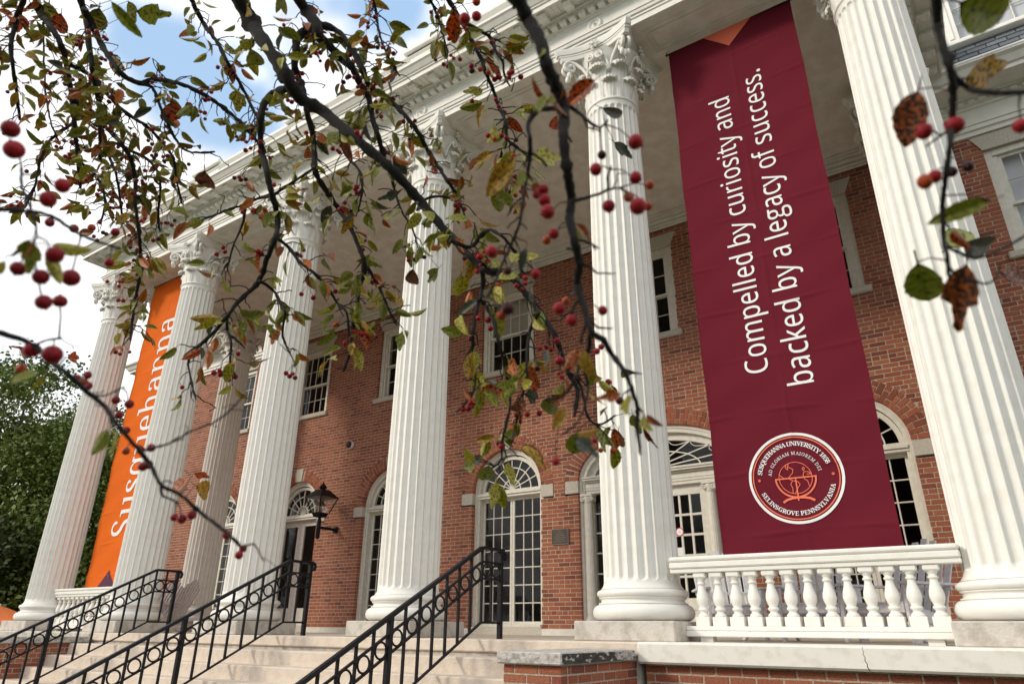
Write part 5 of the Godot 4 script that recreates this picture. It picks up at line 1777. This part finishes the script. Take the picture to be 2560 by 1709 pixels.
# ------------------------------------------------------------------ crabapple tree in the foreground
# Limbs followed in the photograph: [depth at start, depth at end, thickness at start and end in its pixels, leaves per metre, fruit clusters per metre, points]
func limbs() -> Array:
	return [
		[1.55, 1.25, 40, 9, 6, 5, [590, -20, 628, 57, 667, 115, 720, 199, 751, 245, 805, 276, 900, 356, 976, 421, 1049, 502, 1126, 590, 1206, 667, 1271, 690, 1310, 729, 1352, 782, 1386, 836, 1417, 924, 1444, 974, 1436, 1040]],
		[0.66, 0.60, 38, 8, 3, 1, [1283, -25, 1321, 50, 1352, 107, 1367, 165, 1394, 222, 1409, 276, 1409, 345, 1417, 421, 1429, 498, 1425, 544, 1436, 598, 1448, 656, 1444, 713, 1463, 775, 1478, 828, 1509, 850, 1532, 889, 1559, 924, 1578, 966, 1593, 1020, 1593, 1073, 1601, 1135]],
		[0.66, 0.60, 14, 6, 4, 1, [1404, 268, 1348, 276, 1321, 306, 1325, 345, 1325, 383, 1317, 441, 1306, 517, 1298, 560, 1279, 610, 1256, 660, 1233, 717, 1214, 745]],
		[0.66, 0.62, 11, 6, 3, 0, [1409, 260, 1440, 276, 1471, 303, 1501, 318, 1520, 299]],
		[0.62, 0.60, 10, 5, 0, 0, [1429, 502, 1482, 490, 1520, 475, 1555, 467]],
		[0.61, 0.60, 8, 5, 0, 0, [1520, 475, 1520, 445, 1528, 414]],
		[0.62, 0.60, 10, 5, 0, 0, [1440, 598, 1470, 606, 1498, 621]],
		[0.62, 0.60, 9, 4, 0, 0, [1448, 656, 1475, 668, 1494, 682, 1539, 683]],
		[0.62, 0.60, 9, 4, 0, 0, [1466, 790, 1494, 817, 1532, 820]],
		[0.62, 0.62, 12, 6, 6, 3, [1475, 840, 1471, 880, 1452, 905, 1436, 951, 1406, 989, 1360, 1000]],
		[0.62, 0.62, 8, 4, 7, 3, [1452, 905, 1470, 960, 1460, 1020, 1440, 1060, 1400, 1090]],
		[0.60, 0.62, 9, 4, 4, 2, [1559, 924, 1580, 930, 1605, 935]],
		[1.70, 1.75, 30, 12, 10, 5, [735, -20, 766, 27, 789, 57, 797, 88, 824, 115, 862, 153, 877, 165, 900, 207, 919, 237, 930, 290, 945, 340, 960, 390]],
		[1.70, 1.60, 18, 8, 9, 6, [797, 60, 835, 73, 874, 115, 907, 176, 927, 218, 976, 253, 1015, 291, 1042, 326, 1065, 368, 1095, 414, 1118, 452, 1141, 483]],
		[1.70, 1.70, 22, 8, 10, 6, [789, 75, 766, 77, 743, 96, 739, 134, 736, 165, 747, 199, 762, 245, 770, 291, 782, 337, 785, 383, 789, 429, 812, 471, 843, 517, 877, 571, 911, 656, 907, 694, 896, 732, 892, 775, 881, 828, 873, 886, 858, 928]],
		[1.70, 1.70, 9, 5, 10, 7, [911, 656, 942, 706, 961, 748, 976, 782, 992, 813]],
		[1.50, 1.55, 20, 9, 4, 3, [716, 222, 682, 234, 659, 261, 651, 299, 651, 345, 655, 383, 667, 433, 678, 483, 690, 521, 693, 567, 686, 598, 667, 648, 644, 706, 598, 752, 567, 790, 536, 828, 498, 863, 460, 890]],
		[1.55, 1.55, 9, 5, 6, 6, [648, 702, 682, 725, 705, 767, 713, 782, 705, 828, 713, 859, 728, 890]],
		[1.55, 1.60, 10, 5, 12, 7, [690, 594, 720, 617, 751, 656, 789, 686, 820, 721, 843, 759, 866, 782, 872, 840]],
		[1.55, 1.55, 8, 5, 5, 6, [567, 795, 567, 820, 578, 859, 575, 905, 590, 943]],
		[1.55, 1.60, 9, 5, 9, 5, [686, 487, 651, 494, 613, 510, 567, 525, 498, 552]],
		[1.55, 1.60, 8, 6, 8, 5, [686, 485, 730, 455, 770, 430, 790, 415]],
		[1.55, 1.60, 7, 4, 9, 4, [613, 510, 605, 560, 580, 620, 566, 680]],
		[1.55, 1.55, 7, 4, 4, 5, [498, 863, 470, 900, 480, 960, 489, 1000]],
		[1.90, 1.90, 20, 8, 14, 7, [85, -20, 100, 31, 126, 65, 153, 115, 165, 161, 176, 230, 184, 307, 195, 402, 200, 470]],
		[1.80, 1.85, 18, 8, 12, 6, [193, -20, 215, 46, 222, 115, 230, 172, 241, 230, 249, 276, 249, 326, 250, 400]],
		[1.80, 1.80, 16, 7, 7, 4, [210, 20, 245, 96, 264, 130, 299, 180, 345, 207, 383, 199, 441, 207, 498, 230, 552, 264, 598, 303, 632, 341, 648, 364, 650, 420]],
		[1.80, 1.85, 10, 5, 9, 7, [345, 207, 379, 218, 398, 261, 421, 314, 441, 352, 471, 379, 536, 379]],
		[1.90, 1.80, 12, 7, 13, 4, [468, -20, 510, 61, 544, 107, 567, 153, 594, 199, 621, 249, 648, 307, 651, 337]],
		[1.80, 1.85, 14, 7, 16, 9, [65, -20, 38, 57, 27, 115, 31, 161, 40, 230, 48, 300]],
		[1.85, 1.90, 11, 5, 14, 9, [176, 161, 230, 192, 276, 245, 318, 284, 364, 314, 402, 352, 433, 395, 440, 450, 455, 510]],
		[1.90, 1.80, 12, 6, 14, 9, [180, 249, 230, 280, 276, 330, 307, 364, 326, 398, 337, 444, 337, 506, 349, 600, 349, 637, 356, 660, 349, 690, 341, 725, 335, 760, 330, 800, 325, 850]],
		[1.95, 1.95, 5, 4, 9, 6, [107, 57, 109, 153, 115, 249, 130, 318, 150, 360]],
		[1.95, 1.95, 8, 5, 14, 9, [249, 300, 270, 380, 290, 440, 300, 500, 305, 560]],
		[1.95, 1.95, 8, 5, 14, 9, [195, 402, 240, 440, 262, 500, 250, 560]],
		[1.95, 1.95, 8, 5, 13, 9, [300, 364, 370, 400, 400, 450, 395, 530, 400, 580]],
		[1.90, 1.90, 8, 5, 12, 8, [184, 307, 130, 345, 100, 400, 85, 470, 60, 520]],
		[0.56, 0.58, 14, 8, 2, 0, [-25, 826, 69, 855, 134, 909, 165, 932, 215, 978, 261, 1016, 287, 1054, 322, 1096, 364, 1146, 379, 1166, 402, 1212, 448, 1235, 498, 1278, 552, 1320, 586, 1350, 603, 1368]],
		[0.58, 0.60, 7, 4, 0, 0, [356, 1126, 383, 1119, 421, 1108, 479, 1077, 536, 1054, 575, 1024, 613, 985]],
		[0.58, 0.60, 8, 4, 0, 0, [402, 1212, 406, 1239, 448, 1255]],
		[0.57, 0.58, 6, 4, 0, 0, [225, 985, 260, 988, 311, 965]],
		[0.57, 0.58, 6, 4, 0, 0, [85, 862, 120, 850, 155, 843]],
		[0.58, 0.58, 6, 3, 0, 0, [605, 1371, 620, 1362, 634, 1360, 648, 1380, 659, 1404]],
		[0.50, 0.60, 12, 7, 3, 1, [-25, 521, 77, 529, 126, 540, 160, 560, 195, 583, 237, 602, 303, 621]],
		[0.50, 0.50, 8, 5, 3, 1, [52, 420, 55, 470, 80, 530, 90, 590, 60, 640]],
		[0.46, 0.50, 24, 9, 1, 0, [2340, -30, 2346, 57, 2361, 126, 2376, 172, 2384, 230, 2380, 307, 2376, 364, 2365, 441, 2357, 517, 2361, 600, 2369, 640, 2372, 690]],
		[0.48, 0.46, 16, 13, 1, 0, [2378, 182, 2419, 218, 2465, 230, 2520, 232, 2600, 226]],
		[0.50, 0.50, 9, 7, 1, 0, [2369, 617, 2403, 633, 2438, 644, 2484, 633, 2541, 602, 2600, 570]],
		[0.50, 0.50, 8, 5, 0, 0, [2374, 670, 2400, 690, 2426, 698, 2465, 709, 2491, 694, 2503, 660]],
		[0.49, 0.50, 8, 4, 0, 0, [2376, 325, 2345, 345, 2315, 366]],
		[1.25, 1.25, 14, 5, 6, 5, [1206, 671, 1206, 721, 1191, 775, 1183, 836, 1183, 897, 1187, 943, 1179, 989, 1141, 1031]],
		[1.25, 1.20, 11, 5, 7, 6, [1198, 745, 1210, 759, 1233, 798, 1248, 859, 1260, 905, 1271, 962, 1275, 1020, 1256, 1096, 1252, 1150, 1230, 1170]],
		[1.20, 1.20, 10, 5, 7, 5, [1348, 780, 1325, 828, 1317, 886, 1317, 943, 1298, 1020, 1291, 1058]],
		[1.30, 1.25, 12, 6, 4, 5, [1126, 600, 1176, 617, 1218, 575, 1256, 591, 1291, 637, 1306, 683]],
		[1.25, 1.25, 8, 5, 7, 5, [1420, 930, 1450, 960, 1470, 1040, 1500, 1060, 1540, 1038]],
		[1.50, 1.45, 13, 6, 8, 5, [1110, -20, 1164, 73, 1195, 130, 1214, 180, 1233, 222, 1245, 261, 1264, 306, 1268, 345, 1291, 368, 1317, 383]],
		[1.45, 1.45, 10, 5, 10, 6, [1150, 50, 1225, 92, 1237, 123, 1256, 153, 1262, 190, 1275, 215]],
		[1.75, 1.70, 9, 4, 11, 8, [925, -20, 940, 30, 950, 90, 975, 150, 1000, 190]],
		[1.75, 1.70, 9, 4, 9, 6, [1065, -20, 1090, 30, 1105, 80, 1120, 130]],
		[1.60, 1.55, 9, 4, 10, 7, [976, 421, 985, 470, 1000, 520, 1030, 570, 1045, 620]],
		[1.55, 1.55, 9, 5, 10, 7, [1049, 502, 1100, 490, 1150, 510, 1165, 560]],
		[1.60, 1.60, 9, 5, 11, 7, [850, 320, 860, 380, 900, 430, 905, 480, 890, 540]],
		[1.55, 1.60, 9, 5, 11, 7, [1268, 345, 1250, 420, 1300, 455, 1310, 520]]]

# single fruits that can be told apart: x, y, width in photo pixels, kind of red
const FRUITS := [25, 322, 44, 1, 34, 374, 50, 0, 155, 464, 38, 0, 119, 498, 42, 0, 184, 571, 23, 0, 228, 569, 19, 2, 287, 580, 21, 1, 123, 556, 23, 1, 136, 637, 44, 1, 44, 671, 38, 1, 101, 692, 40, 1, 176, 694, 44, 1, 108, 755, 40, 1, 149, 753, 34, 1,
	79, 874, 40, 0, 130, 886, 48, 1, 52, 922, 25, 2, 218, 937, 20, 1, 192, 947, 23, 0, 209, 955, 20, 2, 220, 964, 20, 0, 272, 656, 23, 0, 289, 1000, 21, 1, 322, 1010, 23, 1, 297, 1037, 21, 1, 316, 1075, 17, 1, 377, 1119, 21, 0, 314, 1127, 19, 2, 351, 1123, 19, 0,
	356, 1166, 23, 1, 370, 1161, 23, 1, 435, 1293, 19, 0, 454, 1297, 23, 1, 479, 1287, 23, 1, 566, 1337, 22, 0, 607, 1371, 19, 0, 597, 1387, 21, 0, 1162, 46, 29, 4, 1191, 40, 25, 0, 1191, 4, 21, 2, 1589, 354, 40, 4, 1505, 387, 23, 3, 1490, 423, 33, 0, 1589, 444, 33, 0,
	1624, 462, 23, 2, 1572, 492, 27, 2, 1595, 515, 44, 4, 1620, 515, 23, 2, 1522, 515, 34, 0, 1358, 473, 29, 4, 1361, 500, 33, 0, 1369, 529, 38, 4, 1342, 485, 25, 0, 1384, 584, 29, 4, 1367, 600, 23, 2, 1229, 629, 33, 4, 1199, 642, 19, 0, 1398, 771, 33, 4, 1429, 801, 31, 0, 1415, 752, 21, 2,
	1254, 788, 27, 2, 1270, 771, 33, 3, 1507, 776, 25, 0, 1459, 891, 27, 2, 1183, 901, 15, 0, 1503, 867, 15, 0, 1492, 878, 17, 0, 1521, 955, 17, 0, 1549, 1001, 21, 3, 1398, 901, 23, 1, 2311, 328, 42, 4, 2388, 312, 46, 4, 2313, 454, 38, 2, 2338, 441, 34, 0, 2421, 416, 27, 3, 2380, 429, 27, 3, 2553, 314, 38, 4]

# single leaves that can be told apart: x, y, length in photo pixels, direction of the tip (degrees, 90 is down), width share, kind
const LEAVES := [2277, 295, 150, 105, 0.62, 4, 2468, 30, 150, 20, 0.55, 0, 2468, 178, 118, -18, 0.45, 3, 2400, 528, 165, 160, 0.32, 0, 2311, 717, 130, 75, 0.55, 0, 2403, 744, 180, 100, 0.45, 4, 2400, 594, 78, -40, 0.5, 0, 2457, 617, 105, 12, 0.4, 5, 2545, 690, 90, 10, 0.35, 4,
	1451, 230, 100, 140, 0.42, 2, 1540, 283, 78, 22, 0.25, 5, 1371, 393, 80, -8, 0.5, 1, 1252, 440, 130, 128, 0.36, 3, 1245, 502, 75, 95, 0.4, 0, 1559, 375, 64, 40, 0.3, 5, 1135, 69, 90, 95, 0.42, 2, 314, 50, 125, 52, 0.28, 0, 385, 34, 95, 8, 0.6, 0, 245, 50, 62, 95, 0.5, 0, 427, 285, 66, 95, 0.6, 2,
	594, 253, 56, 95, 0.55, 1, 515, 452, 54, 82, 0.62, 4, 40, 880, 50, 150, 0.4, 2, 186, 893, 38, 0, 0.45, 2, 446, 1214, 44, 200, 0.4, 2, 511, 1226, 52, 30, 0.6, 3, 505, 1188, 40, 20, 0.3, 2, 1391, 310, 46, 95, 0.5, 2, 1030, 700, 60, 95, 0.4, 4, 1080, 690, 52, 130, 0.36, 0, 1150, 715, 58, 95, 0.55, 1,
	1570, 935, 42, 50, 0.4, 0, 1592, 1060, 56, 70, 0.35, 0, 1545, 1100, 50, 95, 0.45, 4, 1532, 985, 46, 85, 0.3, 4, 1625, 1095, 80, 60, 0.12, 4, 1440, 1110, 60, 95, 0.55, 0, 1375, 1020, 62, 95, 0.5, 0, 1330, 990, 44, 95, 0.4, 5, 1225, 980, 48, 105, 0.55, 2, 1350, 930, 50, 95, 0.5, 3,
	1170, 1165, 42, 160, 0.4, 0, 1215, 1185, 46, 110, 0.5, 0, 1190, 1150, 44, 140, 0.3, 5, 470, 270, 34, 80, 0.35, 4, 640, 145, 60, 60, 0.5, 0, 780, 35, 44, 95, 0.4, 2, 45, 60, 60, 95, 0.5, 2, 150, 60, 56, 95, 0.45, 2, 120, 30, 50, 95, 0.5, 0, 330, 30, 60, 70, 0.4, 0]

func leaf_mesh(width: float, curl: float, fold: float, bite: float) -> ArrayMesh:    # one unit long along +z, stalk at the origin
	var m := MB.new()
	var rows := []
	for i in 13:
		var t := i / 12.0
		var w := width * 0.5 * pow(sin(PI * pow(t, 0.85)), 0.75) * (1.0 + 0.05 * sin(t * 40.0))
		if bite > 0.0 and t > 0.55 and t < 0.85:
			w *= 1.0 - bite
		var r := PackedVector3Array()
		for j in 9:
			var s := -1.0 + j / 4.0
			var x := s * w
			var y := fold * absf(s) * w - curl * t * t + 0.012 * sin(t * 9.0 + s * 2.0)
			r.append(Vector3(x, y, t + 0.03 * s * s))
		rows.append(r)
	m.grid(rows)
	m.tube([Vector3(0, 0, -0.22), Vector3(0, -0.004, 0), Vector3(0, -0.006 - curl * 0.25, 0.5), Vector3(0, -0.004 - curl, 1.0)], [0.011, 0.012, 0.008, 0.002], 5)
	return m.mesh()

func fruit_mesh() -> ArrayMesh:
	var m := MB.new()
	var pr := []
	for k in 13:
		var a := PI * k / 12.0
		var r := sin(a) * 0.5
		var y := -cos(a) * 0.47
		if k > 10:
			y -= 0.04 * (k - 10)
		pr.append(Vector2(r, y))
	m.lathe(pr, 18)
	m.tube([Vector3(0, -0.45, 0), Vector3(0, -0.54, 0)], [0.10, 0.05], 6)
	return m.mesh()

func crabapple() -> void:
	rng.seed = 77
	var tree := thing("crabapple_tree", "crabapple tree with dark bare twigs, spotted autumn leaves and small red fruit", "tree", Vector3.ZERO)
	var leafs := []
	for k in 6:
		leafs.append(leaf_mesh([0.5, 0.42, 0.56, 0.48, 0.36, 0.5][k], [0.12, 0.3, 0.05, 0.22, 0.45, 0.16][k], [0.25, 0.5, 0.1, 0.7, 0.6, 0.35][k], [0.0, 0.0, 0.35, 0.0, 0.0, 0.5][k]))
	var fm := fruit_mesh()
	var samples := []          # [pixel, depth, point]
	var leaf_list := []        # [transform, mesh, material]
	var fruit_list := []
	var overhead := cam_xf.origin + Vector3(-0.25, 1.75, -0.15)
	var left_fork := cam_xf.origin + Vector3(-1.55, 0.55, 0.95)
	for lb in limbs():
		var raw: Array = lb[6]
		var m := MB.new()
		var ctrl := []
		var n: int = raw.size() / 2
		for i in n:
			var u := float(i) / maxi(n - 1, 1)
			var d := lerpf(lb[0], lb[1], u) * (1.0 + 0.03 * sin(i * 1.7))
			ctrl.append([Vector2(raw[2 * i], raw[2 * i + 1]), d, lerpf(lb[2], lb[3], pow(u, 0.8))])
		var pts := []
		var rad := []
		var first := true
		for i in n - 1:
			var a = ctrl[maxi(i - 1, 0)]; var b = ctrl[i]; var c = ctrl[i + 1]; var e = ctrl[mini(i + 2, n - 1)]
			var steps := int(clampf(b[0].distance_to(c[0]) / 9.0, 2, 8))
			for k in steps:
				var u := float(k) / steps
				var p2: Vector2 = b[0].cubic_interpolate(c[0], a[0], e[0], u)
				var dd: float = lerpf(b[1], c[1], u)
				p2 += Vector2(rng.randf_range(-1, 1), rng.randf_range(-1, 1)) * 1.1
				var p := px(p2.x, p2.y, dd)
				var rr: float = lerpf(b[2], c[2], u) * dd / F_PX * 0.5
				pts.append(p); rad.append(rr * rng.randf_range(0.84, 1.16) * (1.35 if rng.randf() < 0.06 else 1.0))
				samples.append([p2, dd, p])
		pts.append(px(ctrl[-1][0].x, ctrl[-1][0].y, ctrl[-1][1])); rad.append(ctrl[-1][2] * ctrl[-1][1] / F_PX * 0.35)
		# limbs that enter the picture from outside go on to the crown's forks above and beside the camera
		var s0: Vector2 = ctrl[0][0]
		if s0.y < 0 or s0.x < 0:
			var to := overhead if s0.y < 0 else left_fork
			var far_mid: Vector3 = pts[0].lerp(to, 0.5) + Vector3(0, 0.12, 0)
			pts.push_front(pts[0].lerp(far_mid, 0.5)); rad.push_front(rad[0] * 1.1)
			pts.push_front(far_mid); rad.push_front(rad[0] * 1.25)
			pts.push_front(to); rad.push_front(rad[0] * 1.4)
		m.tube(pts, rad, 9)
		# spurs, and on them leaves and fruit
		var length := 0.0
		var dens: float = lb[4]
		var fr: float = lb[5]
		var start := 3 if (s0.y < 0 or s0.x < 0) else 0
		for i in range(start, pts.size() - 1):
			var seg: float = pts[i].distance_to(pts[i + 1])
			length += seg
			var dir: Vector3 = (pts[i + 1] - pts[i]).normalized()
			var tries := [[dens * (3.3 if raw[0] < 700 else 3.5), 0], [fr * 1.6, 1], [9.0, 2]]
			for tr in tries:
				if rng.randf() < tr[0] * seg:
					var side := dir.cross(Vector3(rng.randfn(), rng.randfn(), rng.randfn())).normalized()
					var l: float = rng.randf_range(0.012, 0.05) * (1.2 if tr[1] == 2 else 1.0) * clampf(lb[0] / 1.6, 0.3, 1.1)
					var p0: Vector3 = pts[i]
					var p1 := p0 + (side + dir * 0.6).normalized() * l * 0.5
					var p2 := p1 + (side * 0.7 + dir * rng.randf_range(0.0, 0.9) + Vector3(rng.randfn(), rng.randfn(), rng.randfn()) * 0.25 - Vector3(0, 0.2, 0)).normalized() * l * 0.6
					var tr0 := minf(rad[i] * 0.6, 0.0016)
					m.tube([p0, p0.lerp(p1, 0.5) + side * l * 0.08, p1, p1.lerp(p2, 0.5) - dir * l * 0.09, p2], [tr0 * 1.1, tr0 * 0.9, tr0 * 0.85, tr0 * 0.75, tr0 * 0.85], 5)
					if tr[1] == 0:
						for q in 1 + (1 if rng.randf() < 0.55 else 0) + (1 if rng.randf() < 0.25 else 0):
							var tipd := (Vector3(rng.randfn() * 0.55, rng.randf_range(-1.4, 0.15), rng.randfn() * 0.55) + side * 0.5).normalized()
							leaf_list.append(leaf_at(p2, tipd, rng.randf_range(0.032, 0.054) * clampf(lb[0] / 1.25, 0.5, 1.0), leafs, -1))
					elif tr[1] == 1:
						var cnt := 1 + rng.randi() % 4
						for q in cnt:
							var dn := (Vector3(rng.randfn() * 0.5, -1.0, rng.randfn() * 0.5)).normalized()
							var sl := rng.randf_range(0.018, 0.032)
							var r: float = rng.randf_range(0.0046, 0.0064) * clampf(lb[0] / 1.1, 0.75, 1.0)
							var fp := p2 + dn * sl
							m.tube([p2, p2 + dn * sl * 0.5 + Vector3(rng.randfn(), 0, rng.randfn()) * 0.002, fp], [0.0006, 0.0005, 0.0006], 4)
							fruit_list.append([Transform3D(Basis(Quaternion(Vector3.DOWN, dn)).scaled_local(Vector3.ONE * r * 2.0), fp + dn * r * 0.9), "fruit_%d" % [0, 0, 1, 1, 2, 4, 3, 0][rng.randi() % 8]])
					else:
						if rng.randf() < 0.5:
							var p3 := p2 + (dir + Vector3(rng.randfn(), rng.randfn(), rng.randfn()) * 0.6).normalized() * l * 0.5
							m.tube([p2, p3], [tr0 * 0.7, tr0 * 0.8], 5)
		made("branch", m, M.bark, tree)
	# fruits and leaves seen one by one: each hangs by its stalk from the nearest twig
	var stalks := MB.new()
	for i in range(0, FRUITS.size(), 4):
		var at := Vector2(FRUITS[i], FRUITS[i + 1])
		var s = nearest(samples, at - Vector2(0, FRUITS[i + 2] * 0.8), 0.0115 * F_PX / FRUITS[i + 2])
		var d: float = clampf(s[1], 0.0095 * F_PX / FRUITS[i + 2], 0.0145 * F_PX / FRUITS[i + 2])
		var r: float = FRUITS[i + 2] * d / F_PX * 0.5
		var p := px(at.x, at.y, d)
		var tw: Vector3 = s[2]
		var dn := (p - tw).normalized()
		stalks.tube([tw, tw.lerp(p, 0.5) + Vector3(0, 0.004, 0), p - dn * r * 0.8], [0.0009, 0.0006, 0.0007], 5)
		fruit_list.push_front([Transform3D(Basis(Quaternion(Vector3.DOWN, dn)).scaled_local(Vector3.ONE * r * 2.0), p), "fruit_%d" % FRUITS[i + 3]])
	for i in range(0, LEAVES.size(), 6):
		var at := Vector2(LEAVES[i], LEAVES[i + 1])
		var len_px: float = LEAVES[i + 2]
		var a := deg_to_rad(LEAVES[i + 3])
		var root := at - Vector2(cos(a), sin(a)) * len_px * 0.5
		var s = nearest(samples, root, 0.055 * F_PX / len_px)
		var d: float = clampf(s[1], 0.045 * F_PX / len_px, 0.075 * F_PX / len_px)
		var p0 := px(root.x, root.y, d)
		var p1 := px(root.x + cos(a) * len_px, root.y + sin(a) * len_px, d * 1.04)
		stalks.tube([s[2], s[2].lerp(p0, 0.5) + Vector3(0, 0.003, 0), p0], [0.0008, 0.0006, 0.0006], 5)
		var z := p1 - p0
		var facing := (cam_xf.origin - p0).normalized()
		var y := (facing - z.normalized() * facing.dot(z.normalized())).normalized().rotated(z.normalized(), rng.randf_range(-0.5, 0.5))
		var x := y.cross(z.normalized())
		var kk := i / 6 % 6
		var ww: float = LEAVES[i + 4] / [0.5, 0.42, 0.56, 0.48, 0.36, 0.5][kk]
		leaf_list.push_front([Transform3D(Basis(x * z.length() * ww, y * z.length() * 0.8, z), p0), leafs[kk], "leaf_%d" % LEAVES[i + 5]])
	made("stalk", stalks, M.pedicel, tree)
	place_many(tree, "leaf", leaf_list, 300)
	var fl := []
	for f in fruit_list:
		fl.append([f[0], fm, f[1]])
	place_many(tree, "crabapple", fl, 300)
	# trunk and the rest of the crown: behind and above the camera, outside the picture; it shades the twigs in view
	var tk := MB.new()
	var foot := Vector3(left_fork.x - 0.25, GROUND_Y - 0.1, left_fork.z + 0.5)
	tk.tube([foot, foot.lerp(left_fork, 0.5) + Vector3(-0.05, 0, 0.05), left_fork], [0.14, 0.11, 0.095], 12)
	tk.tube([left_fork, left_fork.lerp(overhead, 0.5) + Vector3(-0.1, 0.35, 0.25), overhead], [0.085, 0.065, 0.045], 10)
	var crown := []
	for k in 16:
		var a := TAU * k / 16.0
		var tip := left_fork + Vector3(cos(a) * 1.6 - 0.5, rng.randf_range(0.5, 2.2), sin(a) * 1.4 - 0.1)
		var v := tip - cam_xf.origin
		if v.dot(-cam_xf.basis.z) > 0.2:
			continue
		tk.tube([left_fork, left_fork.lerp(tip, 0.5) + Vector3(0, 0.3, 0), tip], [0.05, 0.03, 0.008], 7)
		crown.append(tip); crown.append(left_fork.lerp(tip, 0.6) + Vector3(0, 0.25, 0))
	crown.append(overhead + Vector3(0, 0.2, 0.1)); crown.append(overhead + Vector3(-0.4, 0.3, 0.3)); crown.append(overhead + Vector3(0.3, 0.35, 0.3))
	made("trunk", tk, M.bark, tree)
	var xs := []
	for k in 1700:
		var c: Vector3 = crown[rng.randi() % crown.size()]
		var p := c + Vector3(rng.randfn(0, 0.42), rng.randfn(0, 0.3), rng.randfn(0, 0.42))
		var local := cam_xf.affine_inverse() * p
		if local.z < 0.12 and (absf(local.x) < -local.z * 0.95 + 0.35 and absf(local.y) < -local.z * 0.62 + 0.30):
			continue
		xs.append(Transform3D(Basis.from_euler(Vector3(rng.randf() * TAU, rng.randf() * TAU, rng.randf() * TAU)).scaled(Vector3.ONE * rng.randf_range(0.04, 0.065)), p))
	copies("crown", leafs[0], M.leaf_0, xs, [], tree)

func leaf_at(p: Vector3, tip: Vector3, l: float, leafs: Array, kind: int) -> Array:
	var y := tip.cross(Vector3(rng.randfn(), rng.randfn(), rng.randfn())).normalized()
	var x := y.cross(tip).normalized()
	var k := kind
	if k < 0:
		var q := rng.randf()
		k = 0 if q < 0.36 else 1 if q < 0.64 else 2 if q < 0.78 else 3 if q < 0.91 else 4 if q < 0.97 else 5
	return [Transform3D(Basis(x, y, tip) * Basis.from_scale(Vector3.ONE * l), p + tip * l * 0.22), leafs[rng.randi() % 6], "leaf_%d" % k]

func nearest(samples: Array, at: Vector2, depth: float) -> Array:
	var best: Array = samples[0]
	var least := 1e9
	for s in samples:
		var d: float = s[0].distance_to(at) + absf(log(s[1] / depth)) * 60.0
		if d < least:
			least = d; best = s
	return best

func place_many(tree: Node, called: String, list: Array, most: int) -> void:
	var order := range(list.size())
	var sc := []
	for i in order:
		sc.append((list[i][0] as Transform3D).origin.distance_to(cam_xf.origin) / (list[i][0] as Transform3D).basis.z.length())
	order.sort_custom(func(a, b): return sc[a] < sc[b])
	var xs := []
	var cols := []
	for r in order.size():
		var e = list[order[r]]
		if r < most:
			part(called, e[1], M[e[2]], tree, e[0])
		else:
			xs.append(e[0]); cols.append((M[e[2]] as StandardMaterial3D).albedo_color.srgb_to_linear())
	if xs.size():
		copies({"leaf": "more_leaves", "crabapple": "more_crabapples"}[called], list[order[0]][1], M[{"leaf": "leaf_mix", "crabapple": "fruit_mix"}[called]], xs, cols, tree)
